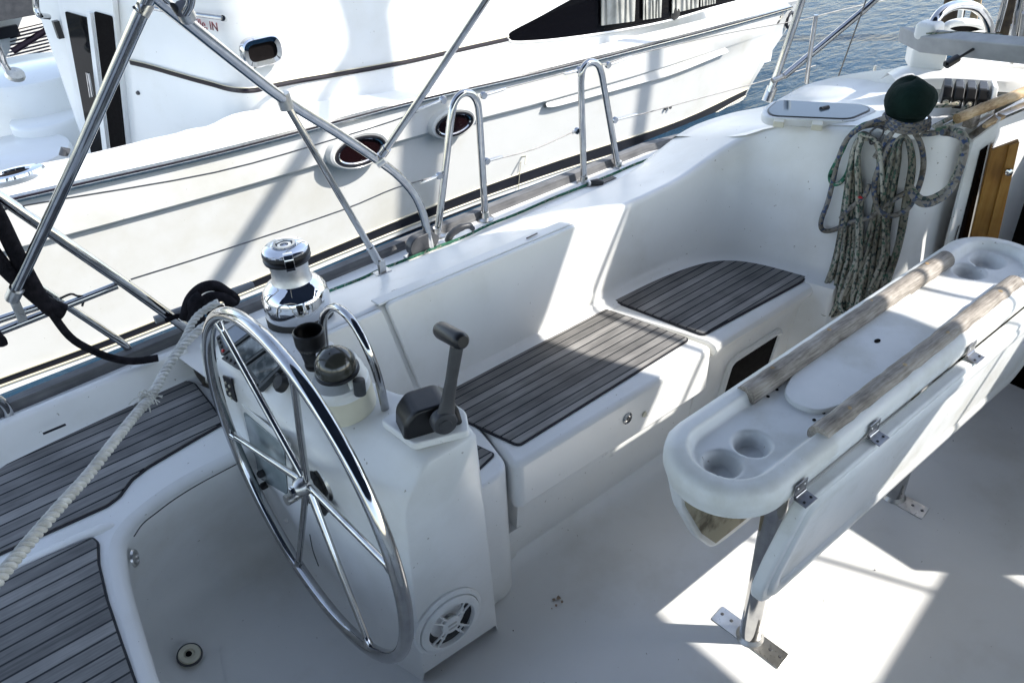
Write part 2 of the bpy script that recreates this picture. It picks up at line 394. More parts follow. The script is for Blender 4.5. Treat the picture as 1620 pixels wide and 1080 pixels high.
# --- hull and side deck
def hull():
    mb = MB(); rows = []
    st = [(-1.6, 1.25), (-.8, 1.38), (0, 1.43), (.44, 1.44), (.47, 1.44), (1.2, 1.45), (2.3, 1.43), (2.7, 1.32), (3.1, 1.14), (4.2, .92), (5.6, .6), (6.8, .3), (7.6, .03)]
    for x, hb in st:
        zr = .49 + max(0, (x - 2) * .03)
        sec = []
        for a, zz in ((1, zr), (1.0, .3), (.97, 0), (.9, -.35), (.6, -.7), (0, -.9)): sec.append((a, zz))
        row = [V(x, .62 + hb * a, z) for a, z in sec] + [V(x, .62 - hb * a, z) for a, z in sec[::-1][1:]]
        rows.append(row)
    mb.grid(rows); n = len(rows[0]); mb.f.append(list(range(n))); mb.uv.append(None); mb.mi.append(0)
    mb.build("hull", GEL, boat, angle=50)
    # side deck strips
    for sgn, nmx in ((1, "side_deck"), (-1, "side_deck")):
        mb = MB(); rows = []
        for x, hb in st[1:-1]:
            zr = .492 + max(0, (x - 2) * .03); inn = 1.12 if x < 3.2 else max(.02, hb - .42)
            if x < .45: inn = 1.36
            rows.append([V(x, .62 + sgn * inn, zr + .001), V(x, .62 + sgn * hb * .998, zr)])
        mb.grid(rows); mb.build(nmx, GEL, boat)
        mb = MB(); rows = []
        for x, hb in st[:-1]:
            zr = .492 + max(0, (x - 2) * .03); a = .62 + sgn * hb; bq = .62 + sgn * (hb - .036)
            rows.append([V(x, bq, zr), V(x, bq + sgn * .006, zr + .026), V(x, a - sgn * .006, zr + .028), V(x, a + sgn * .004, zr + .012), V(x, a + sgn * .004, zr - .03)])
        mb.grid(rows); mb.build("toe_rail", TOEW, boat, angle=60)
hull()
# --- cockpit sole, with the curved cove up to the seats
def sole():
    mb = MB(); rows = []
    nar = [(-.30, .10), (-.22, .02), (-.12, 0), (.3, 0), (.65, .004), (1.0, 0), (1.12, 0), (1.155, .006), (1.175, .022), (1.185, .05)]
    wide = [(-.30, .10), (-.22, .02), (-.12, 0), (.3, 0), (.65, .004), (1.0, 0), (1.2, .0), (1.45, .006), (1.62, .03), (1.8, .12)]
    for x in [-.7, -.5, -.3, -.1, 0, .1, .2, .3, .4, .5, .56, .64, .70, .8, .9, 1.0, 1.1, 1.2, 1.3, 1.4, 1.5, 1.6, 1.7, 1.8, 1.9, 2.0, 2.1, 2.25, 2.6]:
        f = min(1, max(0, (x - .56) / .08))
        rows.append([V(x, a[0] * (1 - f) + b[0] * f, a[1] * (1 - f) + b[1] * f) for a, b in zip(wide, nar)])
    mb.grid(rows)
    return mb.build("cockpit_sole", SOLE, boat, angle=60)
sole()
# --- helm seat (aft): white moulded shelf, well wall, two teak panels
NOSE = [(262, 1120), (245, 1060), (229, 1007), (207, 930), (199, 885), (201, 855), (216, 832), (238, 812), (262, 793), (300, 768), (340, 747), (375, 730), (420, 708), (470, 684)]
nose = [W(a, b, z=.405) for a, b in NOSE]; nose = [nose[0] + V(-.3, -1.2, 0), nose[0] + V(-.1, -.4, 0)] + nose
nose = cat(nose, 5)
def helm():
    # shelf top
    zt = .414
    tb = [V(p.x, p.y, zt) for p in nose]
    mb = MB()
    rows = []
    for i, p in enumerate(nose):
        a = nose[max(0, i - 1)]; b = nose[min(len(nose) - 1, i + 1)]; t = (b - a).normalized(); inn = V(t.y, -t.x, 0)  # towards the well
        low = p + inn * -.055 + V(0, 0, -.405 + .10)
        r = [p - inn * .03 + V(0, 0, .010), p - inn * .013 + V(0, 0, .008), p - inn * .003 + V(0, 0, -.001), p + V(0, 0, -.014)]
        wallb = p - inn * .06; wallb.z = .12
        wl = [V(*(p.lerp(wallb, k))) for k in (.15, .4, .7, 1.0)]
        for k, q in enumerate(wl): q.z = (p.z - .02) * (1 - (.15, .4, .7, 1)[k]) + .12 * (.15, .4, .7, 1)[k]
        r += wl
        cove = [wallb + inn * .012 + V(0, 0, -.05), wallb + inn * .04 + V(0, 0, -.085), wallb + inn * .09 + V(0, 0, -.106), wallb + inn * .16 + V(0, 0, -.112)]
        rows.append(r + cove)
    mb.grid(rows); mb.build("helm_well", SOLE, boat, angle=75)
    mb = MB()
    edge = [p - V(0, 0, 0) for p in nose]
    ins = []
    for i, p in enumerate(nose):
        a = nose[max(0, i - 1)]; b = nose[min(len(nose) - 1, i + 1)]; t = (b - a).normalized(); inn = V(t.y, -t.x, 0)
        ins.append(V(p.x - inn.x * .028, p.y - inn.y * .028, .4145))
    # rows out to the side deck / aft
    rows = []
    n = len(ins)
    for i, p in enumerate(ins):
        f = i / (n - 1)
        far = V(-1.2, -.6, .4145).lerp(V(-1.2, 1.93, .4145), min(1, f * 2.2)) if f < .45 else V(-1.2, 1.93, .4145).lerp(V(.46, 1.93, .4145), (f - .45) / .55)
        rows.append([p, p.lerp(far, .33), p.lerp(far, .66), far])
    mb.grid(rows); mb.build("helm_seat", GEL, boat, angle=60)
    # outboard slope up to the deck
    mb = MB(); rows = []
    for x, yi in [(-1.2, 1.80), (-.5, 1.86), (-.25, 1.88), (-.1, 1.92), (.1, 1.935), (.3, 1.945), (.47, 1.95)]:
        rows.append([V(x, yi - .03, .413), V(x, yi, .418), V(x, yi + .012, .43), V(x, 1.955 + .01, .495), V(x, 1.975, .503), V(x, 1.99, .503), V(x, 1.995, .49)])
    rows = [list(r) for r in rows]
    mb.grid(rows); mb.build("helm_coaming", GEL, boat, angle=60)
helm()
def offset(poly, d):
    n = len(poly); out = []
    ar = sum(poly[i].x * poly[(i + 1) % n].y - poly[(i + 1) % n].x * poly[i].y for i in range(n)); sg = 1 if ar > 0 else -1
    for i, p in enumerate(poly):
        a = poly[i - 1]; b = poly[(i + 1) % n]; t = (b - a).normalized(); out.append(p + V(t.y, -t.x, 0) * d * sg)
    return out
def teak_panel(poly, z, mat, r=.02, th=.007):
    poly = [V(p.x, p.y, z) for p in poly]; poly = fillet(poly, r, 5, closed=True)
    bd = MB().prism(offset(poly, .0045), (0, 0, th - .0025)).build("teak_panel", TEAKEDGE, boat, smooth=False)
    MB().prism(poly, (0, 0, th)).build("slats", mat, bd, smooth=False)
    return bd
# helm teak, outboard (B) and aft (A)
PB = [(-90, 790), (0, 742), (43, 712), (133, 673), (213, 640), (293, 602), (307, 607), (333, 640), (352, 668), (313, 690), (233, 737), (207, 757), (187, 784), (168, 798), (97, 830), (0, 873), (-90, 918)]
teak_panel([W(a, b, z=.42) for a, b in PB], .4145, TEAK2, r=.006)
PA = [(-140, 985), (0, 917), (33, 897), (145, 851), (153, 858), (154, 890), (167, 947), (187, 1007), (214, 1084), (250, 1190), (-140, 1240)]
teak_panel([W(a, b, z=.42) for a, b in PA], .4145, TEAK2, r=.004)
# raised ridge between the two helm panels
mb = MB(); rg = [W(a, b, z=.42) for a, b in [(-60, 950), (0, 908), (60, 878), (120, 850), (160, 833), (183, 825)]]
mb.tube([p + V(0, 0, -.012) for p in rg], [.016] * 14 + [.013, .009, .004], 10, smooth=4); mb.build("moulded_ridge", GEL, boat)
# --- seats
def seat(name, poly, zt, zb, bev):
    p = fillet(xy(poly, zb), .03, 5, closed=True)
    return MB().prism(p, (0, 0, zt - zb)).build(name, GEL, boat, bevel=bev, bseg=5)
s2 = seat("seat_lid", [(.872, 1.108), (1.578, 1.104), (1.50, 1.475), (.955, 1.475)], .42, .272, .022)
def under(name, x0, x1, y0, y1, zt, skew=0):
    mb = MB(); rows = []
    for x in (x0, x1):
        rows.append([V(x, y1 + .02, -.01), V(x, y1, .02), V(x, y0 + .012, zt * .5), V(x, y0, zt), V(x, y0 + .3, zt)])
    mb.grid(rows)
    for r in rows: mb.add(r, [(0, 1, 2, 3, 4)])
    return mb.build(name, GEL, boat, angle=50, merge=True)
under("seat_base", .905, 1.56, 1.142, 1.185, .285)
under("seat_base", .855, .915, 1.150, 1.18, .165)
# forward seat (1) front runs down to the sole
def seat1():
    mb = MB(); rows = []
    prof = [(1.19, -.01), (1.178, .03), (1.135, .33), (1.118, .372), (1.105, .385), (1.100, .402), (1.108, .416), (1.13, .4225), (1.3, .4225), (1.475, .4225)]
    for x0, dx, mn in ((1.585, -.1, 0), (1.62, -.08, 0), (1.9, 0, 0), (2.045, 0, 0), (2.085, 0, 1.112), (2.11, 0, 1.135), (2.13, 0, 1.17)):
        rows.append([V(x0 + dx * max(0, (y - 1.12) / .35), max(y, mn), z) for y, z in prof])
    mb.grid(rows); mb.add(rows[0], [tuple(range(len(prof)))])
    mb.build("seat_front", GEL, boat, angle=50, bevel=.008)
seat1()
# aft short seat beside the pedestal (3)
p3 = fillet(xy([(.55, 1.105), (.866, 1.112), (.945, 1.475), (.55, 1.475)], 0), [0, .05, .02, 0], 6, closed=True)
MB().prism(p3, (0, 0, .4205)).build("aft_seat", GEL, boat, bevel=.02, bseg=5)
# teak on seats
teak_panel([W(a, b, z=.428) for a, b in [(640, 640), (735, 590), (945, 483), (1089, 534), (820, 701), (735, 662), (690, 680)]], .4195, TEAK, r=.012)
t1 = teak_panel([W(a, b, z=.43) for a, b in [(967, 472), (1000, 455), (1040, 427), (1066, 410), (1092, 399), (1122, 397), (1160, 399), (1200, 407), (1240, 418), (1281, 430), (1268, 443), (1112, 527)]], .4225, TEAK, r=.008)
teak_panel([W(a, b, z=.43) for a, b in [(700, 690), (748, 700), (780, 715), (753, 741), (700, 765)]], .4195, TEAK, r=.006)
# lid latch, plug, locker opening
c = W(992, 661, y=1.106)
MB().lathe([(.0155, 0), (.0165, .003), (.013, .006), (.010, .007), (.009, .004), (.0, .004)], c, (0, -1, .05), 28, caps=False).build("latch", CHROME, s2)
MB().lathe([(.0, .006), (.006, .006), (.007, 0)], c, (0, -1, .05), 16).build("latch_button", DGREY, s2)
MB().lathe([(.008, 0), (.008, .003), (.0, .0035)], W(1019, 655, y=1.104), (0, -1, 0), 20).build("plug", CREAM, s2)
def rrect(cx, cz, wx, wz, r, y, sk=0, n=6):
    pts = [V(cx - wx, y, cz - wz), V(cx + wx, y, cz - wz), V(cx + wx, y, cz + wz), V(cx - wx, y, cz + wz)]
    return fillet(pts, r, n, closed=True)
def yf(z): return 1.178 - (z - .03) / .30 * .043   # the slanted front of the forward seat
oc = [(1.715, .13), (1.955, .13), (1.955, .33), (1.715, .33)]
op = fillet([V(x, yf(z) - .004, z) for x, z in [(1.71, .10), (1.955, .10), (1.955, .285), (1.71, .285)]], .03, 6, closed=True)
fr = MB().tube(op, .011, 8, closed=True).build("locker_opening", GEL, boat)
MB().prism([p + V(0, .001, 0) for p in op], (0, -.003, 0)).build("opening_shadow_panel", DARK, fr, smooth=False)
# --- coaming, wall and bulkhead
ST = [  # bottom(x,y at z .42), top(x,y,z), outer(x,y,z)
 ((.60, 1.472), (.60, 1.478, .722), (.60, 1.76, .630)),
 ((.80, 1.472), (.80, 1.478, .722), (.80, 1.76, .628)),
 ((1.1, 1.472), (1.1, 1.478, .716), (1.1, 1.76, .625)),
 ((1.45, 1.470), (1.45, 1.478, .708), (1.45, 1.76, .612)),
 ((1.60, 1.468), (1.60, 1.478, .705), (1.62, 1.76, .606)),
 ((1.72, 1.463), (1.74, 1.478, .705), (1.78, 1.76, .606)),
 ((1.82, 1.450), (1.86, 1.478, .712), (1.88, 1.76, .609)),
 ((1.90, 1.430), (1.95, 1.476, .732), (1.97, 1.76, .625)),
 ((1.96, 1.400), (2.03, 1.468, .752), (2.06, 1.758, .652)),
 ((2.005, 1.355), (2.09, 1.450, .772), (2.14, 1.755, .676)),
 ((2.035, 1.300), (2.125, 1.405, .795), (2.22, 1.75, .690)),
]
ST2 = [((2.055, 1.24), (2.145, 1.34, .818)), ((2.07, 1.18), (2.155, 1.26, .838)), ((2.085, 1.12), (2.17, 1.18, .852)), ((2.10, 1.06), (2.19, 1.11, .864)),
       ((2.12, 1.00), (2.21, 1.05, .868)), ((2.15, .955), (2.235, .99, .872)), ((2.20, .925), (2.27, .945, .876)), ((2.27, .91), (2.32, .925, .880)), ((2.45, .90), (2.50, .915, .893))]
def coaming():
    B = [V(b[0], b[1], 0) for b, t, o in ST] + [V(b[0], b[1], 0) for b, t in ST2]
    T = [V(*t) for b, t, o in ST] + [V(*t) for b, t in ST2]
    k = 5; Bc = cat(B, k); Tc = cat(T, k); n1 = (len(ST) - 1) * k + 1
    O = cat([V(*o) for b, t, o in ST], k)
    wall = []; ribbon = []
    for i in range(len(Bc)):
        a = Bc[max(0, i - 1)]; b = Bc[min(len(Bc) - 1, i + 1)]; t = (b - a).normalized(); inn = V(t.y, -t.x, 0)
        p = Bc[i]; T_ = Tc[i]; p = V(p.x, p.y, .42)
        up = (T_ - p)
        back = -inn
        r = [V(p.x, p.y, -.02) + inn * .02, V(p.x, p.y, .405) + inn * .055, V(p.x, p.y, .424) + inn * .05, V(p.x, p.y, .429) + inn * .028, V(p.x, p.y, .442) + inn * .009, V(p.x, p.y, .465) + inn * .001]
        if p.y < 1.05: r[1] = V(p.x, p.y, .2) + inn * .012; r[2] = V(p.x, p.y, .3) + inn * .009; r[3] = V(p.x, p.y, .38) + inn * .006; r[4] = V(p.x, p.y, .42) + inn * .003
        for f in (.3, .5, .7, .86): r.append(p + up * f)
        top = T_ - up.normalized() * .022
        r.append(top)
        # rounded top edge
        rr = .022
        tgt = (O[i] - T_).normalized() if i < n1 else back * .98 + V(0, 0, .10)
        for f in (.35, .7, 1.0):
            r.append(top * (1 - f) ** 2 + T_ * 2 * f * (1 - f) + (T_ + tgt * rr) * f * f)
        if i < n1:
            o = O[i]
            r += [T_.lerp(o, .35) + V(0, 0, .004), T_.lerp(o, .7) + V(0, 0, .003), o + V(0, -.02, .004), o + V(0, .004, -.006), o + V(0, .03, -.05), V(o.x, o.y + .06, .48)]
        else:
            r += [T_ + tgt * .04] * 6
        wall.append(r)
    mb = MB().grid(wall)
    mb.add(wall[0], [tuple(range(len(wall[0])))])
    mb.build("coaming", GEL, boat, angle=60)
    # aft part of the coaming, above the console
    mb = MB(); rows = []
    for x in (.455, .47, .55, .61):
        z0 = .40
        rows.append(fillet([V(x, 1.735, .60), V(x, 1.745, .640), V(x, 1.765, .631), V(x, 1.82, .48)], [0, .006, .012, 0], 4))
    mb.grid(rows); mb.add(rows[0], [tuple(range(len(rows[0])))])
    mb.build("coaming_end", GEL, boat, angle=45)
coaming()
# hinged backrest panel on the coaming wall
pp = fillet([V(.865, 1.4745, .432), V(1.475, 1.4745, .432), V(1.452, 1.4765, .7145), V(.80, 1.4765, .7265)], .018, 5, closed=True)
MB().prism(pp, (0, -.014, 0)).build("backrest_panel", GEL, boat, bevel=.005, bseg=3)
pq = [V(.62, 1.478, .43), V(.853, 1.478, .43), V(.788, 1.478, .717), V(.62, 1.478, .717)]
MB().prism(pq, (0, -.014, 0)).build("coaming_side_panel", GEL, boat, bevel=.004, bseg=3)
mb = MB().prism([V(.788, 1.476, .7225), V(1.455, 1.476, .7115), V(1.455, 1.512, .708), V(.788, 1.512, .719)], (0, 0, .006)); mb.build("panel_lip", GEL, boat, bevel=.0025, bseg=2)
for a, b in [((620, 461), (645, 452)), ((833, 377), (850, 369))]:
    p = W(*a, z=.722); q = W(*b, z=.722); MB().tube([p, q], .0018, 6).build("hinge_slot", BLACK, boat)
for a, b in [((68, 686), (104, 671))]:
    p = W(*a, z=.475); q = W(*b, z=.475); MB().tube([p, q], .003, 6).build("hinge_slot", BLACK, boat)
# --- coachroof top as a Coons patch
def coons(c0, c1, d0, d1, nu, nv):
    """c0(u) aft, c1(u) fwd, d0(v) outboard, d1(v) inboard"""
    def smp(c, t):
        s = t * (len(c) - 1); i = min(int(s), len(c) - 2); return c[i].lerp(c[i + 1], s - i)
    rows = []
    for i in range(nu + 1):
        u = i / nu; r = []
        for j in range(nv + 1):
            v = j / nv
            p = smp(c0, u) * (1 - v) + smp(c1, u) * v + smp(d0, v) * (1 - u) + smp(d1, v) * u
            p -= (c0[0] * (1 - u) * (1 - v) + c0[-1] * u * (1 - v) + c1[0] * (1 - u) * v + c1[-1] * u * v)
            r.append(p)
        rows.append(r)
    return rows
track = [V(2.14, 1.755, .679), V(2.25, 1.752, .692), V(2.42, 1.74, .690)] + [W(a, b, y=y) for a, b, y in [(1210, 168, 1.715), (1240, 153, 1.66), (1280, 133, 1.59), (1347, 117, 1.45), (1430, 108, 1.27), (1513, 105, 1.12), (1640, 104, .95), (1760, 104, .82)]]
track = cat(track, 4)
aft = [track[0]] + [V(*ST[-2][1]) * .6 + track[0] * .4] + [V(2.09, 1.452, .776), V(2.127, 1.405, .799)] + [V(*t) + V(.01, 0, .003) for b, t in ST2[:-1]]
aft = cat(aft, 4)
inner = cat([V(*ST2[-2][1]) + V(.01, 0, .003), V(2.5, .915, .893), V(2.9, .90, .91), V(3.6, .85, .94), V(4.6, .72, .96)], 4)
fwd = [track[-1], track[-1].lerp(inner[-1], .5), inner[-1]]
roof_rows = coons(aft, fwd, track, inner, 26, 40)
mb = MB().grid(roof_rows)
# outboard side of the coachroof down to the deck
mb.grid([[p, p + V(.0, .02, -.02), V(p.x, p.y + .04, .50)] for p in track])
roof = mb.build("coachroof", GEL, boat, angle=50)
# companionway side, sloped white strip inboard of the roof, and hatch garage
mb = MB(); rows = []
for p in [V(2.36, .905, .878), V(2.9, .885, .905), V(3.6, .84, .935), V(4.6, .71, .955)]:
    rows.append([p, p + V(0, -.02, -.004), p + V(0, -.035, -.05), p + V(0, -.045, -.22), p + V(0, -.05, -.8)])
mb.grid(rows); mb.build("companionway_side", GEL, boat, angle=60)
# dark cabin interior, as a box open aft
mb = MB()
mb.add([V(2.75, .2, -.2), V(2.75, .86, -.2), V(2.75, .86, .86), V(2.75, .2, .86), V(2.33, .2, -.2), V(2.33, .86, -.2), V(2.33, .86, .6), V(2.33, .2, .6)], [(0, 1, 2, 3), (0, 1, 5, 4), (1, 2, 6, 5), (0, 3, 7, 4)])
mb.build("cabin_interior", DARK, boat, smooth=False)
mb = MB().box((2.345, .05, .42), (.03, .5, .86)); mb.build("bulkhead", GEL, boat, bevel=.008)
# roof over the forward cabin and hatch slide
mb = MB(); rows = []
for y, z in [(.0, .90), (.2, .97), (.45, 1.0), (.7, .985), (.80, .95)]: rows.append([V(x, y, z - .05 + (x - 2.6) * .02) for x in (2.95, 3.6, 4.6)])
mb.grid(rows); mb.build("sliding_hatch", GEL, boat, solid=.02)
# starboard coaming and seat (behind the camera side)
mb = MB(); rows = []
for x in (-.9, 0, 1.2, 2.3): rows.append(fillet([V(x, -.06, 0), V(x, -.10, .42), V(x, -.26, .42), V(x, -.28, .72), V(x, -.5, .66), V(x, -.72, .49)], .03, 4))
mb.grid(rows); mb.build("starboard_seat", GEL, boat, angle=50)
# --- steering console and pedestal
def console():
    prof = lambda a: [V(*p) for p in a]
    # (y, list of (x,z))
    S = [
     (1.060, [(.530, -.01), (.538, .30), (.548, .545), (.570, .585), (.610, .640), (.735, .648), (.744, .30), (.750, -.01)]),
     (1.10, [(.520, -.01), (.528, .30), (.536, .545), (.560, .588), (.606, .642), (.742, .650), (.75, .30), (.755, -.01)]),
     (1.20, [(.495, -.01), (.500, .30), (.508, .545), (.535, .590), (.600, .640), (.755, .650), (.76, .30), (.76, -.01)]),
     (1.27, [(.482, -.01), (.484, .30), (.488, .560), (.515, .598), (.560, .620), (.70, .640), (.715, .30), (.72, -.01)]),
     (1.38, [(.472, -.01), (.472, .30), (.476, .582), (.508, .620), (.560, .640), (.665, .655), (.68, .30), (.68, -.01)]),
     (1.46, [(.462, -.01), (.462, .30), (.465, .612), (.508, .660), (.545, .698), (.655, .702), (.67, .30), (.67, -.01)]),
     (1.58, [(.458, -.01), (.458, .30), (.458, .618), (.500, .660), (.540, .700), (.64, .700), (.66, .30), (.66, -.01)]),
     (1.68, [(.455, -.01), (.455, .30), (.455, .618), (.495, .655), (.535, .676), (.64, .672), (.66, .30), (.66, -.01)]),
     (1.77, [(.452, -.01), (.452, .30), (.452, .58), (.485, .615), (.52, .630), (.64, .630), (.66, .30), (.66, -.01)]),
    ]
    # resample the stations smoothly along y
    pts = [cat([V(x, y, z) for y, row in S for (x, z) in [row[j]]], 4) for j in range(8)]
    rows = []
    for i in range(len(pts[0])):
        row = [pts[j][i].copy() for j in range(8)]
        y0 = row[0].y; f = max(0, 1 - (y0 - 1.06) / .16)
        for p in row: p.y += max(0, .745 - p.x) * .04 * f - .006 * f
        rows.append(fillet(row, [0, 0, .035, .02, .022, .02, 0, 0], 5))
    mb = MB().grid(rows)
    # rounded starboard face
    n = len(rows[0]); r0 = rows[0]
    c0 = sum(r0, V(0, 0, 0)) / n
    nrm = V(-.04, -1, 0)
    ring1 = [p.lerp(c0, .035) + nrm * .006 for p in r0]; ring2 = [p.lerp(c0, .075) + nrm * .0085 for p in r0]
    for ra, rb in ((r0, ring1), (ring1, ring2)): mb.grid([ra, rb])
    mb.add(ring2, [tuple(range(n))])
    return mb.build("steering_console", GEL, boat, angle=80)
cons = console()
# throttle pad
pad = [V(.603, 1.198, .645), V(.610, 1.088, .645), V(.716, 1.047, .645), V(.748, 1.10, .645), V(.742, 1.20, .645)]
MB().prism(fillet(pad, .012, 4, closed=True), (0, 0, .018)).build("throttle_plinth", GEL, boat, bevel=.005)
# floor fittings of the boat
d = W(300, 1036, z=.0)
dr = MB().lathe([(.0, .006), (.007, .006), (.012, .004), (.013, .009), (.024, .010), (.027, .004), (.027, -.004)], W(300, 1036, z=.030), (.10, -.22, 1), 32, caps=False).build("drain", CREAM, boat)
MB().lathe([(.0255, .006), (.0285, .007), (.030, .001)], W(300, 1036, z=.030), (.10, -.22, 1), 32, caps=False).build("dark_ring", DGREY, dr)  # thin dark ring outlining the drain
MB().lathe([(.0, .0085), (.0075, .0075)], W(299, 1036, z=.030), (.10, -.22, 1), 20).build("drain_hole", DARK, dr)
p = W(1543, 635, z=0.002)
ey = MB().lathe([(.018, 0), (.017, .003), (.0, .004)], p, (0, 0, 1), 24).build("deck_ring", STEEL, boat)
MB().tube([p + V(.012 * math.cos(a), .012 * math.sin(a), .006) for a in [i * .5236 for i in range(12)]], .002, 8, closed=True).build("ring", CHROME, ey)
for a, b, s in [(876, 948, .006), (884, 945, .007), (889, 951, .005), (880, 957, .004), (873, 962, .002), (812, 997, .0022), (1384, 901, .002), (1303, 950, .0015), (446, 955, .0018), (380, 987, .0016), (392, 941, .0014), (367, 1038, .0015), (1508, 697, .002)]:
    q = W(a, b, z=.0035 if a > 450 else .02)
    if a > 450: MB().prism([q + V(s * math.cos(t) * random.uniform(.5, 1.1), s * math.sin(t) * random.uniform(.5, 1.1), 0) for t in [k * .9 for k in range(7)]], (0, 0, .0012)).build("stain_spot", RUST if a < 900 and a > 870 else BLACK, boat, smooth=False)
# padeye on the helm seat edge
pe = W(201, 886, z=.375) + V(.014, -.004, 0)
MB().lathe([(.020, 0), (.018, .004), (.011, .006), (.010, .002), (0, .002)], pe, (.85, -.5, .1), 24, caps=False).build("padeye", STEEL, boat)
# groove between the helm seat front and the well
gr = cat([W(a, b, z=.30) for a, b in [(212, 862), (218, 835), (232, 808), (262, 780), (300, 754), (345, 733), (372, 722)]], 4)
# hairline seam
mbs = MB().tube([p for p in cat([W(a, b, z=.405) for a, b in [(212, 848), (226, 828), (247, 811), (275, 790), (310, 768), (345, 749), (374, 734)]], 4)], .0014, 6)
mbs.build("seam", BLACK, boat)
# foredeck block, ridge and vents belong to the coachroof region
rd = cat([W(a, b, y=y) for a, b, y in [(1415, 135, 1.20), (1440, 124, 1.17), (1490, 121, 1.10), (1560, 124, 1.0), (1640, 130, .90), (1760, 140, .8)]], 4)
mb = MB(); rows = []
for p in rd:
    t = .024
    rows.append([p + V(-.012, -.02, -.03), p + V(-.014, -.014, 0), p + V(0, 0, .014), p + V(.03, .03, .016), p + V(.06, .06, .01), p + V(.10, .10, -.03)])
mb.grid(rows); mb.build("coachroof_ridge", GEL, boat, angle=50)

# ================================================================== CANVAS OVERHEAD, MAST (out of frame, they cast the shade)
def canopy(name, outline, z, label, mat, camber=.05, cc=(1, .3)):
    pts = [V(x, y, z) for x, y in outline]
    mb = MB().prism(pts, (0, 0, .006)); return mb.build(name, mat, smooth=False, tag=(label, "canopy"))
canopy("bimini_canopy", [(-3, 1.45), (2.25, 1.45), (2.30, 1.3), (2.37, .80), (2.42, .46), (2.50, .25), (2.555, .04), (2.66, -.2), (2.70, -.38), (2.70, -.6), (2.675, -.8), (2.67, -1.10), (2.9, -1.23), (3.42, -1.16), (3.42, -2.6), (-3, -2.6)], 2.0,  # bimini cloth; its forward starboard finger is added to bound the sun patch
       "large dark bimini cloth stretched over the cockpit", CANVAS)
canopy("shade_strip", [(2.56, .80), (2.60, .62), (2.67, .45), (2.95, -.38), (3.40, -1.15), (4.8, -1.4), (4.8, -.75), (3.55, -.62), (3.42, -.32), (3.38, -.05), (3.24, .12), (3.26, .3), (3.60, .58), (3.78, .80)], 2.0,  # unseen strip, added and outlined to cast the shade forward of the gap
       "unseen canvas strip added forward of the bimini cloth to cast shade", CANVAS)
def mast():
    m = thing("mast", "tall white aluminium mast stepped forward of the cabin", "mast", (5.75, .65, .9))
    mb = MB(); rows = []
    for z in (.9, 14):
        rows.append([V(5.75 + .12 * math.cos(a), .65 + .085 * math.sin(a), z) for a in [k * math.pi / 12 for k in range(24)]])
    mb.grid(rows, closed=True); mb.build("mast_tube", GEL, m)
    MB().box((5.75, .65, 6.2), (.06, 2.2, .03)).build("spreader", GEL, m, bevel=.01)
    mb = MB().tube([V(8.1, .65, .7), V(7.2, .65, 7.0)], .05, 12); mb.build("furled_sail", CANVAS2, m)  # unseen furled sail, its slant shaped for a near-upright shadow on the yacht
    A = W(560, 80, y=4.05); B = W(395, 372, y=3.9)
    s = V(.8, -.8, 1); P = A + s * ((A.y - .65) / .8); Q = B + s * ((B.y - .65) / .8)
    dd = (P - Q); MB().tube([Q - dd * .55, P + dd * .45], .045, 12).build("shade_spar", CANVAS2, m)  # unseen spar added to cast the slanting shadow on the yacht
mast()
# cross tubes of the bimini that throw the two thin shadows on the coaming

# ================================================================== STEERING WHEEL
def wheel():
    C = V(.418, 1.23, .570); RR = .375
    t = thing("steering_wheel", "large polished steel steering wheel with six thin spokes on the pedestal", "steering wheel", C)
    MB().tube([C + V(0, math.cos(a) * RR, math.sin(a) * RR) for a in [k * 2 * math.pi / 96 for k in range(96)]], .0135, 16, closed=True).build("rim", CHROME, t)
    # one spoke direction measured in the photo, the rest follow
    for p in [(350, 520), (463, 600), (368, 688), (605, 888), (590, 1033), (472, 908)]:
        q = W(*p, x=.418) - C; q.x = 0; q = q.normalized() * (RR - .006)
        d = q.normalized()
        MB().tube([C + d * .02 + V(.018, 0, 0), C + d * .09 + V(.014, 0, 0), C + q], [.0085, .0075, .0065], 12).build("spoke", CHROME, t)
        MB().lathe([(.0095, 0), (.0085, .012), (.0065, .02)], C + q * .985, -d, 14).build("spoke_socket", CHROME, t)
    MB().lathe([(.0, -.010), (.011, -.010), (.016, -.004), (.019, .003), (.020, .014), (.017, .022), (.011, .028)], C, (1, 0, 0), 12).build("hub", STEEL, t)
    MB().lathe([(.0, -.018), (.009, -.018), (.011, -.012), (.011, -.008)], C, (1, 0, 0), 6).build("hub_nut", CHROME, t)
wheel()
def shaft():
    P = W(508, 761, x=.493)
    t = thing("wheel_brake", "black ribbed brake knob with grey ring where the wheel shaft enters the pedestal", "brake knob", P)
    MB().lathe([(.052, .008), (.052, 0), (.047, -.006), (.034, -.008), (.0, -.008)], P + V(-.002, 0, 0), (1, 0, 0), 36, caps=False).build("ring", INST if False else STEEL, t)
    prof = []
    mb = MB(); rows = []
    for h, r in [(-.008, .030), (-.016, .034), (-.036, .034), (-.042, .030), (-.044, .014)]:
        rows.append([P + V(h, math.cos(a) * r * (1 + .04 * math.cos(9 * a)), math.sin(a) * r * (1 + .04 * math.cos(9 * a))) for a in [k * 2 * math.pi / 72 for k in range(72)]])
    mb.grid(rows, closed=True); mb.add(rows[-1], [tuple(range(72))]); mb.build("knob", BLKR, t)
    MB().tube([P + V(-.04, 0, 0), P + V(-.085, -.004, .003)], .012, 16).build("shaft", STEEL, t)
shaft()
P = W(521, 800, x=.478)
MB().lathe([(.0, -.03), (.012, -.03), (.017, -.025), (.017, -.012), (.012, -.006), (.012, .004)], P, (1, -.3, 0), 8, caps=False).build("engine_stop_knob", BLKR, tag=("small black knob low on the pedestal just below the brake knob", "knob"))
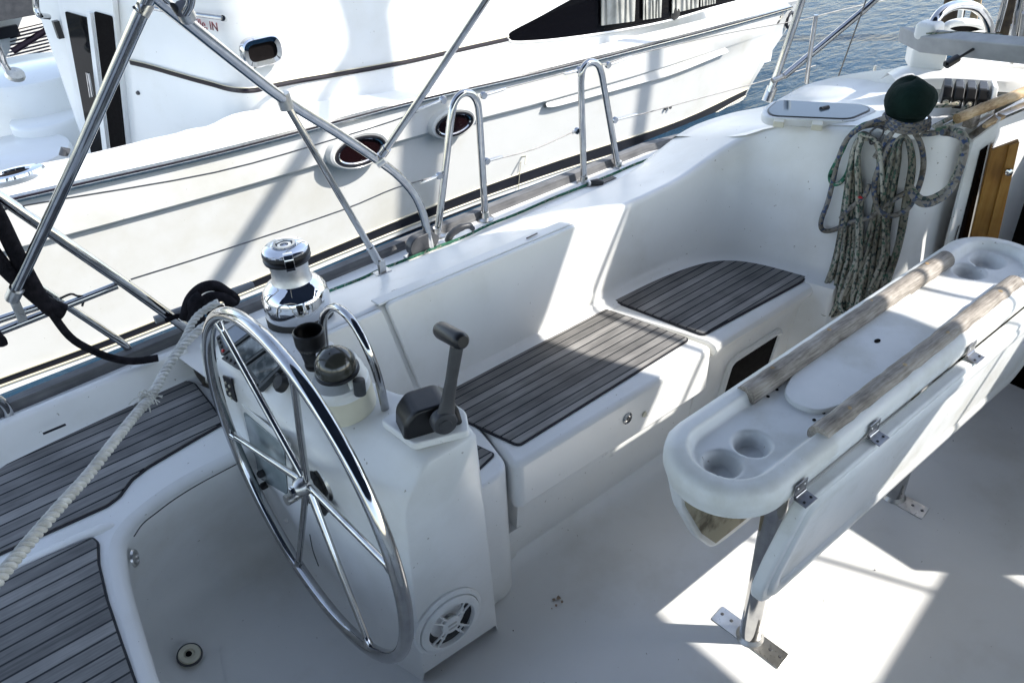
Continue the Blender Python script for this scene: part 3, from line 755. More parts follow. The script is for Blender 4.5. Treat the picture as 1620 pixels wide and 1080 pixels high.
# recessed clear pocket, engine switches, key
def plate(name, quad, P, Nn, th, mat, parent=None, r=.006, tag=None, off=0.0, bevel=.0015):
    Nn = Vector(Nn).normalized(); pts = [WP(a, b, P, Nn) + Nn * off for a, b in quad]
    pts = fillet(pts, r, 4, closed=True)
    return MB().prism(pts, Nn * th).build(name, mat, parent, bevel=bevel, bseg=2, tag=tag)
PA_, NA_ = V(.458, 1.6, .5), V(-1, 0, 0)
sw = thing("switch_panel", "small black switch panel with pale buttons on the aft face of the pedestal", "switch panel", W(366, 615, x=.457))
plate("plate", [(354, 592), (368, 598), (377, 636), (361, 624)], PA_, NA_, .004, BLK, sw)
for a, b in [(360, 604), (366, 609), (362, 614), (367, 621), (369, 628)]:
    MB().lathe([(.0035, 0), (.0035, .003), (.0, .0035)], WP(a, b, PA_, NA_) + NA_ * .004, NA_, 12, caps=False).build("button", CREAM, sw)
pk = thing("instrument_pocket", "grey recessed pocket cover on the pedestal behind the wheel spokes", "pocket cover", W(420, 700, x=.46))
plate("frame", [(384, 636), (462, 700), (468, 790), (408, 760)], V(.462, 1.45, .5), NA_, .004, GEL, pk, r=.012, off=.002)
plate("cover", [(390, 648), (455, 703), (460, 780), (412, 752)], V(.462, 1.45, .5), NA_, .003, INST if False else noise_mat("smoky cover", (.16, .20, .21), (.24, .28, .29), .15, 8), pk, r=.01, off=.006)
for a, b in [(421, 745), (425, 764)]:
    MB().lathe([(.009, 0), (.009, .012), (.006, .016), (.0, .016)], WP(a, b, V(.458, 1.4, .4), NA_) + NA_ * .006, NA_, 16, caps=False).build("engine_key", BLKR, tag=(("upper" if b < 750 else "lower") + " small black rubber knob beside the pocket on the pedestal", "knob"))
P = W(460, 815, x=.472)
kst = thing("key_switch", "little metal key switch with a thin dark cord under the wheel hub on the pedestal", "key switch", P)
MB().tube([P, P + V(-.012, .002, -.012)], .007, 12).build("barrel", STEEL, kst)
MB().tube([W(490, 845, x=.46), W(495, 870, x=.455), W(504, 895, x=.45)], .0011, 6, smooth=4).build("key_cord", BLACK, kst)
# displays
PD = V(.478, 1.55, .637); ND = V(-.72, 0, .70)
DQ = [([(350, 536), (381, 515), (406, 531), (359, 566)], "upper left", LCD2), ([(358, 570), (407, 534), (433, 553), (386, 588)], "middle", LCD_REFL), ([(390, 589), (436, 556), (460, 577), (415, 622)], "lower right", LCD_REFL)]
for q, wh, gm in DQ:
    n = ND.normalized(); c = sum((WP(a, b, PD, n) for a, b in q), V(0, 0, 0)) / 4
    lab = {"upper left": "grey sailing instrument display nearest the coaming, with a bluish screen and a red mark", "middle": "grey sailing instrument display between two others, its screen full of painted reflections", "lower right": "grey sailing instrument display nearest the compass, with a row of oval buttons"}[wh]
    t = thing("instrument_display", lab, "instrument display", c, "three instrument displays on the pedestal")
    plate("housing", q, PD, n, .016, INST, t, r=.006, bevel=.003)
    a0, a1, a2, a3 = [WP(a, b, PD, n) for a, b in q]
    def bl(u, v): return (a0 * (1 - u) + a1 * u) * (1 - v) + (a3 * (1 - u) + a2 * u) * v
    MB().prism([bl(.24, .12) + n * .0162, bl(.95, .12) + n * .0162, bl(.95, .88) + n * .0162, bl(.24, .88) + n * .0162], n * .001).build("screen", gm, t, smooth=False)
    for k in range(4):
        MB().lathe([(.0042, 0), (.0036, .003), (.0, .0035)], bl(.11, .16 + k * .23) + n * .016, n, 12, caps=False).build("button", RED if (wh == "upper left" and k == 3) else BLKR, t)
P = WP(448, 607, PD, ND)
t = thing("socket_cap", "round black rubber socket cap beside the instrument displays", "socket cap", P)
MB().lathe([(.020, 0), (.020, .008), (.015, .016), (.0, .018)], P, ND, 24, caps=False).build("cap", BLKR, t)
MB().tube([P + V(0, 0, .012), P + V(0, .016, .016), P + V(-.002, .030, .002)], .006, 8, smooth=4).build("strap", BLKR, t)

# ================================================================== COMPASS, GUARD RAIL, HOLDER, THROTTLE, SPEAKER
def compass():
    B = V(.598, 1.325, .622)
    t = thing("compass_binnacle", "cream ring compass with dark domed card under its white hood on the pedestal", "compass", B)
    r = .063; A = V(-.10, 0, 1)
    MB().lathe([(r, -.03), (r, .056), (r * .97, .060)], B, A, 48).build("base", CREAM, t)
    top = B + A.normalized() * .056
    MB().lathe([(r * .98, 0), (r * .985, .02), (r * .90, .026), (r * .80, .024)], top, A, 48).build("collar", GEL2, t)
    c = W(531, 578, x=top.x - .012)
    MB().lathe([(.0425 * math.cos(a), .0425 * math.sin(a)) for a in [math.radians(d) for d in range(-88, 91, 8)]], c, V(-.3, -.2, 1), 40, caps=False).build("dome", LENS, t)
    MB().lathe([(.046, -.004), (.0462, .002), (.0425, .004)], c - A.normalized() * .012, A, 40, caps=False).build("dome_ring", BLK, t)
    mb = MB(); rows = []
    ctr = top + V(.004, 0, .010)
    for k in range(17):
        a = R(-100 + 200 * k / 16); d = V(math.cos(a) * .95, math.sin(a), 0); q = math.cos(a * .9)
        row = []
        for e in range(8):
            f = e / 7; row.append(ctr + d * (.0555 - .022 * f * f) + V(0, 0, (.024 + .042 * max(0, q)) * f))
        rows.append(row)
    mb.grid(rows); mb.build("hood", GEL2, t, solid=.004, angle=60)
    p = W(568, 612, y=1.258)
    MB().tube([p + V(0, 0, -.020), p + V(.004, .004, .016)], [.0125, .0125], 20).build("adjuster", INST, t, bevel=.003)
    MB().lathe([(.0022, 0), (.0, .001)], W(562, 668, y=1.268), (-.2, -1, 0), 10, caps=False).build("screw", DGREY, t)
compass()
g = [W(a, b, x=.625) for a, b in [(517, 590), (515, 560), (512, 530), (511, 508)]] + [W(516, 494, x=.63), W(528, 486, x=.635), W(543, 493, x=.635), W(562, 515, x=.635), W(582, 553, x=.635), (W(596, 590, x=.64)), W(606, 630, x=.645), W(614, 672, x=.65)]
gt = thing("guard_rail", "bent polished steel grab rail arching over the compass", "guard rail", g[-1])
MB().tube(g, .0093, 14, smooth=5).build("tube", CHROME, gt)
MB().lathe([(.017, 0), (.016, .003), (.010, .005)], g[-1] + V(0, 0, .0), (0, 0, 1), 20).build("flange", STEEL, gt)
# bottle holder
P = W(499, 578, z=.70)
t = thing("bottle_holder", "black plastic cup holder with cut out sides between winch and compass", "cup holder", P)
mb = MB()
mb.grid([[P + V(r * math.cos(a), r * math.sin(a), h) for a in [k * math.pi / 16 for k in range(32)]] for h, r in [(.050, .0275), (.060, .0305), (.088, .0315), (.090, .0300), (.088, .0290)]], closed=True)
mb.build("cup", BLK, t, solid=.003)
for a0, a1 in ((100, 260), (-75, -15)):
    MB().grid([[P + V(r * math.cos(R(a)), r * math.sin(R(a)), h) for a in [a0 + (a1 - a0) * k / 12 for k in range(13)]] for h, r in [(0, .019), (.02, .0205), (.04, .024), (.056, .0295)]]).build("side_arm", BLK, t, solid=.003)
MB().lathe([(.0, .0), (.021, 0), (.022, .008), (.0, .008)], P + V(0, 0, -.002), (0, 0, 1), 24, caps=False).build("foot", BLK, t)
# throttle
def throttle():
    B = V(.672, 1.125, .663)
    t = thing("throttle_lever", "black engine control box with dark grey lever and crossbar grip", "throttle lever", B)
    mb = MB()
    # box: extruded profile (seen from the side), widest at the bottom
    prof = [(-.060, 0), (-.056, .035), (-.034, .060), (.030, .062), (.056, .040), (.062, 0)]
    e = V(-.95, .30, 0).normalized(); nrm = V(.30, .95, 0)
    rows = []
    for s_, k in ((-.036, .90), (-.030, 1.0), (.030, 1.0), (.038, .88)):
        rows.append([B + e * -x * k + nrm * s_ + V(0, 0, z * (.96 if abs(s_) > .032 else 1)) for x, z in fillet([V(x, z, 0) for x, z in prof], .012, 4) and [(p.x, p.y) for p in fillet([V(x, z, 0) for x, z in prof], .012, 4)]])
    mb.grid(rows); n = len(rows[0])
    mb.add(rows[0], [tuple(range(n))]); mb.add(rows[-1], [tuple(range(n))])
    mb.build("housing", BLK, t, bevel=.004, angle=40)
    piv = W(703, 668, y=1.062)
    top = W(722, 552, y=1.07)
    MB().lathe([(.0, .012), (.012, .012), (.013, .009), (.023, .008), (.026, .002), (.026, -.014)], piv, (-.30, -.95, 0), 28, caps=False).build("pivot", DGREY, t)
    mb = MB(); ax_ = (top - piv)
    rows = []
    u = ax_.normalized(); sd = V(.95, -.30, .0); sd = (sd - u * sd.dot(u)).normalized(); nn = u.cross(sd)
    for f, wv, tv in [(-.02, .020, .008), (.15, .017, .008), (.3, .0135, .008), (.6, .0115, .0075), (.9, .0125, .0075), (1.03, .013, .0075)]:
        rows.append([piv + ax_ * f + sd * wv * math.copysign(abs(math.cos(a)) ** .7, math.cos(a)) + nn * tv * math.copysign(abs(math.sin(a)) ** .7, math.sin(a)) for a in [k * math.pi / 10 for k in range(20)]])
    mb.grid(rows, closed=True); mb.add(rows[0], [tuple(range(20))]); mb.add(rows[-1], [tuple(range(20))]); mb.build("lever", DGREY, t)
    a = W(694, 520, y=1.125); b = W(733, 541, y=1.035)
    d = (b - a); MB().tube([a, a + d * .05, a + d * .15, a + d * .5, a + d * .85, a + d * .95, b], [.011, .0155, .0175, .0172, .0175, .0155, .011], 20).build("grip", BLK, t)
throttle()
def speaker():
    Nn = V(-.04, -1, 0).normalized()
    P = WP(707, 979, V(.64, 1.052, .2), Nn)
    P0 = P + Nn * .004
    t = thing("speaker", "round white marine speaker with spoked grille low on the pedestal side", "speaker", P0)
    r = .090
    k = r / .088
    u = V(0, 0, 1); v = Nn.cross(u)
    MB().lathe([(.088 * k, -.01), (.088 * k, .004), (.083 * k, .008), (.078 * k, .009), (.077 * k, .006)], P0, Nn, 56, caps=False).build("mounting_ring", GEL2, t)
    MB().lathe([(.077 * k, .004), (.076 * k, .013), (.068 * k, .018), (.060 * k, .018), (.058 * k, .013), (.058 * k, .004)], P0, Nn, 56, caps=False).build("trim_ring", GEL2, t)
    MB().lathe([(.058 * k, .003), (.045 * k, -.006), (.022 * k, -.012), (.0, -.010)], P0 + Nn * .004, Nn, 40, caps=False).build("cone", BLK, t)
    MB().lathe([(.020 * k, 0), (.016 * k, .006), (0, .009)], P0 + Nn * -.004, Nn, 24, caps=False).build("tweeter", STEEL, t)
    MB().lathe([(.0, .019), (.020 * k, .018), (.024 * k, .015), (.024 * k, .010)], P0, Nn, 32, caps=False).build("centre_cap", GEL2, t)
    for i in range(4):
        a = R(38 + 90 * i); d = u * math.cos(a) + v * math.sin(a); e = d.cross(Nn)
        for s_ in (-1, 1):
            MB().tube([P0 + Nn * .0135 + d * .020 * k + e * s_ * .006, P0 + Nn * .0145 + d * .040 * k + e * s_ * .0072, P0 + Nn * .0135 + d * .061 * k + e * s_ * .0115], .0028, 8).build("spoke", GEL2, t)
        MB().tube([P0 + Nn * .0145 + d * .036 * k - e * .010, P0 + Nn * .0145 + d * .036 * k + e * .010], .0028, 8).build("spoke", GEL2, t)
    for s_ in (-1, 1):
        MB().box(P0 + Nn * .0190 + u * .006 * s_, (.022 * k, .001, .005), Matrix.Rotation(math.atan2(v.y, v.x), 3, 'Z')).build("badge_bar", STEEL, t)
speaker()

# ================================================================== SHEET WINCHES
def winch():
    B = V(.648, 1.600, .700)
    A = (V(.662, 1.645, .87) - B).normalized(); A = V(0.0, .02, 1).normalized()
    t = thing("sheet_winch", "self tailing chrome sheet winch with black jaws on the coaming behind the wheel", "winch", B)
    k = 1.0
    r = .076
    MB().lathe([(r * 1.0, -.022), (r * 1.01, .014), (r * .98, .018)], B, A, 48).build("base_gasket", BLKR, t)
    MB().lathe([(r * .97, .016), (r, .020), (r, .058), (r * .985, .061), (r * .985, .064), (r * .93, .076), (r * .80, .089), (r * .66, .097), (r * .62, .100)], B, A, 56).build("skirt", CHROME2, t)
    MB().lathe([(r * .62, .098), (r * .57, .108), (r * .555, .125), (r * .58, .146), (r * .60, .150)], B, A, 48).build("drum", WSTEEL, t)
    MB().lathe([(r * .58, .148), (r * .68, .151), (r * .70, .157), (r * .62, .162), (r * .70, .167), (r * .69, .173), (r * .60, .175)], B, A, 48).build("jaws", BLK, t)
    MB().lathe([(r * .66, .174), (r * .66, .178), (r * .58, .184), (r * .40, .187), (r * .36, .184), (r * .22, .184), (r * .20, .187), (r * .12, .187), (r * .11, .178), (0, .178)], B, A, 48, caps=False).build("cap", CHROME2, t)
    MB().lathe([(r * .34, .1855), (r * .33, .190), (r * .25, .190), (r * .24, .1855)], B, A, 32, caps=False).build("cap_ring", CHROME, t)
    d = V(-.35, -.93, 0).normalized(); e = d.cross(V(0, 0, 1))
    p = B + d * r * .55
    poly = [V(0, 0, .188) + d * -.006, V(0, 0, .189) + d * .010, V(0, 0, .180) + d * .018, V(0, 0, .150) + d * .018, V(0, 0, .148) + d * .012, V(0, 0, .170) + d * .008]
    MB().prism([p + q - e * .010 for q in fillet(poly, .004, 3, closed=True)], e * .020).build("feeder_arm", CHROME2, t, bevel=.003)
winch()
def covered_winch():
    B = W(1432, 196, z=.885) ; B = V(B.x, B.y, .875)
    t = thing("halyard_winch", "chrome winch under a dark green cloth cover on the coachroof", "winch", B)
    MB().lathe([(.062, -.01), (.062, .012), (.055, .02)], B, (0, 0, 1), 40).build("base", GEL, t)
    MB().lathe([(.052, .012), (.057, .018), (.057, .03), (.050, .036), (.04, .04)], B, (0, 0, 1), 40).build("skirt", CHROME2, t)
    mb = MB(); rows = []
    random.seed(3)
    for h, r in [(.030, .040), (.040, .052), (.058, .063), (.080, .067), (.104, .062), (.122, .047), (.131, .026), (.133, .004)]:
        rows.append([B + V(math.cos(a) * r * (1 + .06 * math.sin(3 * a + h * 40) + random.uniform(-.05, .04)), math.sin(a) * r * (1 + .06 * math.sin(3 * a + h * 40) + random.uniform(-.05, .04)), h + random.uniform(-.003, .003) + .006 * math.sin(2 * a)) for a in [k * math.pi / 14 for k in range(28)]])
    mb.grid(rows, closed=True); mb.build("cover", GREENC, t, sub=1)
    return B
WB = covered_winch()

# ================================================================== COCKPIT TABLE
def table():
    t = thing("cockpit_table", "narrow white folding cockpit table with drop leaves, teak rails and cup holders", "table", (1.52, .645, 0))
    cy = .645; hw = .122; xa, xb = 1.012, 2.03
    zr = .705
    cups = [(1.068, .640, .033), (.985, .642, .033), (2.035, .662, .036), (1.955, .668, .034)]
    skew = lambda x: (x - 1.5) * .0
    def sd(x, y, w_=hw):
        cx = min(max(x, xa), xb); return math.hypot(x - cx, y - cy) - w_
    nx, ny = 300, 84; x0, x1 = xa - hw - .03, xb + hw + .03; y0, y1 = cy - hw - .03, cy + hw + .03
    rows = []
    def sm(t_): t_ = min(1, max(0, t_)); return t_ * t_ * (3 - 2 * t_)
    for i in range(nx + 1):
        x = x0 + (x1 - x0) * i / nx; row = []
        for j in range(ny + 1):
            y = y0 + (y1 - y0) * j / ny; d = sd(x, y)
            if d > 0:
                cx = min(max(x, xa), xb); v = V(x - cx, y - cy, 0).normalized(); px = cx + v.x * hw; py = cy + v.y * hw
                f = min(1, d / .022); inward = .012 * max(0, f - .3)
                row.append(V(px - v.x * inward, py - v.y * inward, zr - .024 - f * .040)); continue
            z = zr
            # rounded outer rim
            if d > -.028: q = (d + .028) / .028; z -= .024 * (1 - math.sqrt(max(0, 1 - q * q)))
            # recess inside the rim
            z -= .021 * sm((-d - .040) / .016)
            if abs(y - cy) < hw and 1.13 < x < 1.99: z -= .0 
            for a, b, r in cups:
                dd = math.hypot(x - a, y - b)
                z -= .030 * sm((r + .006 - dd) / .015)
            row.append(V(x, y, z))
        rows.append(row)
    mb = MB().grid(rows); mb.build("table_top", GEL2, t, angle=180)
    # raised lid in the middle of the tray
    lid = [V(1.225, cy - .058, 0), V(1.222, cy + .03, 0), V(1.25, cy + .062, 0), V(1.73, cy + .062, 0), V(1.73, cy - .062, 0), V(1.245, cy - .062, 0)]
    lid = fillet([V(1.285, cy - .062, 0), V(1.225, cy - .040, 0), V(1.212, cy, 0), V(1.225, cy + .040, 0), V(1.285, cy + .062, 0), V(1.745, cy + .062, 0), V(1.745, cy - .062, 0)], [.02, .03, .04, .03, .02, .004, .004], 5, closed=True)
    l = MB().prism([V(p.x, p.y, zr - .024) for p in lid], (0, 0, .013)).build("tray_lid", GEL2, t, bevel=.003)
    q = W(1388, 539, z=zr - .0105)
    MB().prism([q + V(.009 * math.cos(a), .0055 * math.sin(a), -.0005) for a in [k * math.pi / 10 for k in range(20)]], (0, 0, .001)).build("finger_hole", DARK, l, smooth=False)
    for a, b in [(1215, 627), (1229, 616), (1288, 664), (1303, 653), (1464, 447), (1472, 441), (1198, 711)]:
        q = W(a, b, z=zr - .0205 if a < 1480 and a != 1198 else zr - .06)
        if a == 1198: q = V(1.06, .628, zr - .0685)
        MB().lathe([(.0038, 0), (.0032, .0012), (0, .0012)], q, (0, 0, 1), 12, caps=False).build("drain_hole", DARK, t)
    # teak rails, half round, with plugs
    for s_ in (1, -1):
        y = cy + s_ * .082; xs, xe = 1.160, 1.950
        mb = MB(); rp = [V(xs + (xe - xs) * i / 29, y + .0006 * math.sin(i * 1.9), zr - .010) for i in range(30)]
        mb.tube(rp, [.0225 + .0006 * math.sin(i * 2.7) for i in range(30)], 22)
        rl = mb.build("teak_rail", RAILW, t, angle=60)
        for x in (1.25, 1.45, 1.62, 1.86):
            MB().lathe([(.0048, 0), (.0046, .0006), (0, .0006)], V(x, y + .004 * s_, zr + .0120), (0, 0, 1), 12, caps=False).build("wood_plug", HANDW, rl)
    # under-body between the leaves
    MB().box((1.52, cy, .640), (1.02, .10, .03)).build("under_beam", GEL2, t, bevel=.004)
    # drop leaves, hanging slightly inwards
    for s_ in (-1, 1):
        zb = .368 if s_ < 0 else .262
        def Y_(z): return cy + s_ * ((hw + .026) - (.652 - z) * ((.11 if s_ < 0 else .085)))
        def L3(x, z, o=0): return V(x, Y_(z) + s_ * o, z)
        k = (.652 - zb) / .284
        def q2(x, z): return (x + (0 if s_ < 0 or x > 1.5 else .075 * (.652 - z) / .284), .652 - (.652 - z) * k)
        poly = fillet([L3(*q2(*a)) for a in [(1.056, .652), (1.036, .632), (1.000, .50), (.992, .425), (1.004, .385), (1.03, .368), (2.06, .368), (2.12, .43), (2.13, .652)]], .012, 4, closed=True)
        if s_ > 0: poly = fillet([L3(*a) for a in [(1.004, .652), (1.002, .56), (1.022, .46), (1.080, .335), (1.130, .270), (1.17, .262), (2.04, .262), (2.11, .33), (2.13, .652)]], .02, 4, closed=True)
        lf = MB().prism(poly, (0, -s_ * .028, 0)).build("table_leaf", GEL2, t, bevel=.007, bseg=4)
        if s_ < 0:
            inn = fillet([L3(*q2(*a)) for a in [(1.080, .600), (1.040, .450), (1.055, .412), (2.05, .412), (2.085, .46), (2.085, .600)]], .03, 5, closed=True)
            out = fillet([L3(*q2(*a)) for a in [(1.056, .640), (1.006, .44), (1.022, .380), (2.055, .380), (2.112, .44), (2.12, .640)]], .03, 5, closed=True)
            rings = [[p + V(0, .0005, 0) for p in out], [p.lerp(q, .15) + V(0, -.006, 0) for p, q in zip(out, inn)], [p.lerp(q, .72) + V(0, -.006, 0) for p, q in zip(out, inn)], [p + V(0, .0005, 0) for p in inn]]
            MB().grid(rings, closed=True).build("leaf_border", GEL2, lf, angle=60)
        else:
            MB().prism([L3(*a, -.0285) for a in [(1.014, .645), (1.014, .56), (1.034, .46), (1.090, .345), (1.138, .284), (2.0, .280), (2.05, .645)]], (0, -.0025, 0)).build("stained_inner_face", STAIN, lf, smooth=False)
    # hinges on the starboard side
    for a, b in [(1268, 762), (1387, 658), (1547, 518)]:
        yv = cy - hw; p = W(a, b, y=yv - .004); p.z = .657
        h = MB(); h.box(p + V(0, -.001, .017), (.036, .002, .028)); h.box(p + V(0, -.014, -.0010), (.036, .026, .0025), Matrix.Rotation(R(6), 3, 'X'))
        hb = h.build("hinge", HSTEEL, t, bevel=.0006)
        MB().tube([p + V(-.015, -.002, .003), p + V(.015, -.002, .003)], .0036, 10).build("hinge_pin", CHROME, hb)
        for sx in (-.010, .010):
            MB().lathe([(.003, 0), (.002, .001), (0, .001)], p + V(sx, -.018, .0005), (0, 0, 1), 8, caps=False).build("screw", BLK, hb)
            MB().lathe([(.003, 0), (.002, .001), (0, .001)], p + V(sx, -.0022, .020), (0, -1, 0), 8, caps=False).build("screw", STEEL, hb)
    # posts and foot plates
    for x, y in ((1.188, .634), (1.859, .650)):
        lg = MB().tube([V(x, y, .004), V(x, y, .655)], .0258, 28).build("leg", CHROME, t)
        MB().lathe([(.034, .005), (.030, .010), (.0262, .015)], V(x, y, 0), (0, 0, 1), 28).build("weld_collar", STEEL, lg)
        ft = MB().prism(fillet([V(x - .026, y - .098, .0), V(x + .026, y - .092, .0), V(x + .020, y + .098, .0), V(x - .032, y + .092, .0)], .006, 4, closed=True), (0, 0, .006)).build("foot_plate", STEEL, lg, bevel=.0012)
        for d in (-.082, -.055, .055, .082):
            MB().lathe([(.0045, .0), (.003, .0014), (0, .0008)], V(x + .002 - d * .03, y + d, .0062), (0, 0, 1), 12, caps=False).build("screw", DGREY, lg)
table()

# ================================================================== MOTOR YACHT ALONGSIDE
def pxcurve(pts, ys, n=40, k=8):
    """pixel polyline with depth y -> n points evenly spread"""
    c = cat([V(a, b, 0) for a, b in pts], k)
    L = [0]
    for a, b in zip(c, c[1:]): L.append(L[-1] + (b - a).length)
    out = []
    for i in range(n):
        s = L[-1] * i / (n - 1); j = 0
        while j < len(L) - 2 and L[j + 1] < s: j += 1
        t = (s - L[j]) / (L[j + 1] - L[j]); p = c[j].lerp(c[j + 1], t)
        y = interp(ys, p.x); out.append(W(p.x, p.y, y=y))
    return out
def yacht():
    Y = thing("motor_yacht", "big white motor yacht moored alongside with oval portholes, dark side windows and open sliding door", "motor yacht", (2.8, 5.6, -.6))
    n = 60
    Spx = [(-420, 425), (-200, 368), (20, 312), (340, 240), (660, 157), (863, 111), (1060, 62), (1160, 36), (1249, 11)]
    S = pxcurve(Spx, [(0, 3.86), (1000, 3.84), (1160, 3.87), (1249, 4.0)], n)
    K1 = pxcurve([(-420, 505), (-200, 447), (33, 390), (340, 307), (617, 227), (760, 187), (863, 160), (1060, 103), (1224, 48)], [(0, 3.87), (1000, 3.85), (1160, 3.88), (1224, 3.99)], n)
    K2 = pxcurve([(-420, 509), (-200, 451), (33, 394), (340, 311), (617, 231), (760, 191), (863, 164), (1060, 107), (1223, 53)], [(0, 3.90), (1000, 3.885), (1160, 3.9), (1223, 3.992)], n)
    A = pxcurve([(-420, 745), (-200, 670), (0, 597), (240, 508), (660, 335), (860, 261), (1060, 196), (1183, 140)], [(0, 3.95), (1000, 3.94), (1183, 3.96)], n)
    Bq = pxcurve([(-420, 758), (-200, 683), (0, 610), (240, 522), (660, 352), (860, 279), (1060, 214), (1179, 152)], [(0, 3.955), (1000, 3.945), (1179, 3.962)], n)
    Cq = pxcurve([(-420, 773), (-200, 698), (0, 625), (240, 536), (660, 360), (860, 287), (1060, 223), (1176, 158)], [(0, 3.96), (1000, 3.95), (1176, 3.965)], n)
    Wq = pxcurve([(-420, 850), (-200, 760), (0, 680), (240, 590), (660, 392), (860, 315), (1060, 245), (1168, 172)], [(0, 4.0), (1000, 3.99), (1168, 3.98)], n)
    Wq = [V(p.x, p.y, min(p.z, -.62)) for p in Wq]
    def mid(P, Q, t): return [a.lerp(b, t) for a, b in zip(P, Q)]
    mb = MB(); mb.grid([S, mid(S, K1, .5), K1]); mb.grid([K1, mid(K1, K2, .5), K2])
    mb.grid([K2, mid(K2, A, .25), mid(K2, A, .5), mid(K2, A, .75), A])
    # stem face in the shade, and the far side of the bow
    E1 = cat([W(a, b, y=y) for a, b, y in [(1249, 11, 4.0), (1224, 48, 3.99), (1205, 90, 3.98), (1183, 140, 3.96), (1168, 172, 3.98)]], 5)
    E2 = cat([W(a, b, y=y) for a, b, y in [(1270, 0, 4.25), (1246, 44, 4.14), (1217, 88, 4.05), (1188, 136, 4.0), (1171, 172, 4.0)]], 5)
    mb.grid([E1, E2])
    E3 = [V(p.x - .35, p.y + .55, p.z) for p in E2]; E4 = [V(p.x - 1.8, p.y + 2.2, p.z) for p in E2]; E5 = [V(-1, 8.4, p.z) for p in E2]
    mb.grid([E2, E3, E4, E5])
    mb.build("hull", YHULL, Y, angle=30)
    MB().grid([A, Bq]).build("boot_stripe", BLACK, Y)
    for cv in (A, Bq): MB().tube([p + V(0, -.003, 0) for p in cv], .006, 6).build("stripe_edge", BEIGE, Y)
    MB().grid([Bq, Cq]).build("lower_stripe", YGEL, Y)
    MB().grid([Cq, Wq, [V(p.x, p.y + .05, -1.1) for p in Wq]]).build("hull_bottom", BLACK, Y)
    # rub rail
    mb = MB(); mb.grid([[p + V(0, 0, .010) for p in S], [p + V(0, -.022, .006) for p in S], [p + V(0, -.026, -.008) for p in S], [p + V(0, -.020, -.020) for p in S], [p + V(0, .004, -.026) for p in S]])
    rr = mb.build("rub_rail", STEEL, Y, angle=25)
    MB().tube([p + V(0, -.027, .002) for p in S], .0055, 6).build("rail_insert", STRIPE, rr)
    # deck: from the sheer inboard
    mb = MB(); D = [p + V(0, .02, .012) for p in S]
    far = []
    for i, p in enumerate(D):
        f = i / (n - 1); far.append(p.lerp(V(p.x - .6 * f, 8.2 - 3.6 * max(0, f - .55) / .45, p.z + .02), 1))
    # bulwark cap, aft; side deck forward
    cap = pxcurve([(-420, 375), (-200, 322), (0, 272), (110, 250), (200, 229), (240, 219), (275, 212), (300, 204), (330, 199), (365, 182), (420, 172), (660, 138), (860, 92), (1060, 44), (1240, 0)],
                  [(-420, 4.22), (330, 4.18), (430, 4.02), (1000, 4.0), (1240, 4.12)], 110, 6)
    Sc = pxcurve(Spx, [(0, 3.885), (1000, 3.865), (1160, 3.89), (1249, 4.01)], 110)
    Sc = [p + V(0, 0, .010) for p in Sc]
    mb.grid([Sc, mid(Sc, cap, .35), mid(Sc, cap, .7), cap, [p + V(0, .03, -.02) for p in cap], [p + V(0, .045, -.5) for p in cap]])
    mb.build("side_deck", YDECK, Y, angle=40)
    # cockpit floor and far deck
    MB().add([V(-3.2, 4.2, -.5), V(3, 4.2, -.5), V(3, 8.2, -.5), V(-3.2, 8.2, -.5)], [(0, 1, 2, 3)]).build("cockpit_floor", YDECK, Y)
    # cabin: a plan path, extruded; the aft wall runs diagonally
    yC = 4.05
    C = W(405, 160, y=yC); Cx = C.x
    dv = V(-.404, .915, 0)
    PN = V(-.915, -.404, 0); PC = V(Cx, yC, 0)
    end = WP(90, 120, PC, PN); end.z = 0
    path = [end + V(2.5, .6, 0), end, V(Cx, yC, 0).lerp(end, .4), V(Cx, yC, 0), V(Cx + 1.2, yC, 0), V(4.6, 4.07, 0), V(6.0, 4.5, 0), V(6.8, 5.6, 0), V(6.9, 6.4, 0)]
    path = fillet(path, [0, .05, 0, .33, 0, .6, .8, .5, 0], 14)
    mb = MB(); rows = []
    for z, k in ((-.2, 0), (.35, 0), (.62, .0), (1.2, .06), (2.3, .16)):
        rows.append([p + V(0, k, z) for p in path])
    mb.grid(rows)
    mb.add([p + V(0, .16, 2.3) for p in path], [tuple(range(len(path)))])
    cab = mb.build("cabin", YGEL, Y, angle=40)
    PN = V(-.915, -.404, 0); PC = V(Cx, yC, 0)
    def aw(a, b, off=.0): return WP(a, b, PC + PN * off, PN)
    def aplate(name, quad, th, mat, par, off=0, r=.01):
        pts = fillet([aw(a, b, off) for a, b in quad], r, 3, closed=True)
        return MB().prism(pts, PN * th).build(name, mat, par, smooth=False)
    dr = aplate("sliding_door", [(92, -30), (184, -18), (214, 290), (156, 320)], .025, GEL, Y)
    aplate("door_frame", [(97, -14), (180, 0), (208, 290), (158, 312)], .010, YDECK, dr, .025)
    aplate("glass", [(104, 18), (139, 28), (176, 300), (158, 312)], .006, GLASSD, dr, .036)
    aplate("opening", [(150, 18), (178, 26), (206, 292), (184, 302)], .006, DARK, dr, .036)
    aplate("door_stile", [(141, 18), (147, 20), (181, 300), (174, 305)], .018, GEL, dr, .036, .004)
    hd = MB().tube([aw(140, 116, .075), aw(147, 153, .075)], .006, 8); hd.tube([aw(137, 115, .075), aw(143, 154, .075)], .005, 8)
    hd.build("handle", CHROME, dr)
    # stripe running round the cabin: aft wall then side
    sp = [aw(a, b, .006) for a, b in [(205, 99), (235, 106), (270, 116), (305, 126), (335, 134), (360, 141)]] + [W(a, b, y=y) for a, b, y in [(383, 144, 4.052), (405, 143, 4.037), (430, 137, 4.035), (470, 129, 4.04), (540, 117, 4.042), (640, 99, 4.045), (720, 81, 4.048), (805, 62, 4.052)]]
    sp = cat(sp, 4)
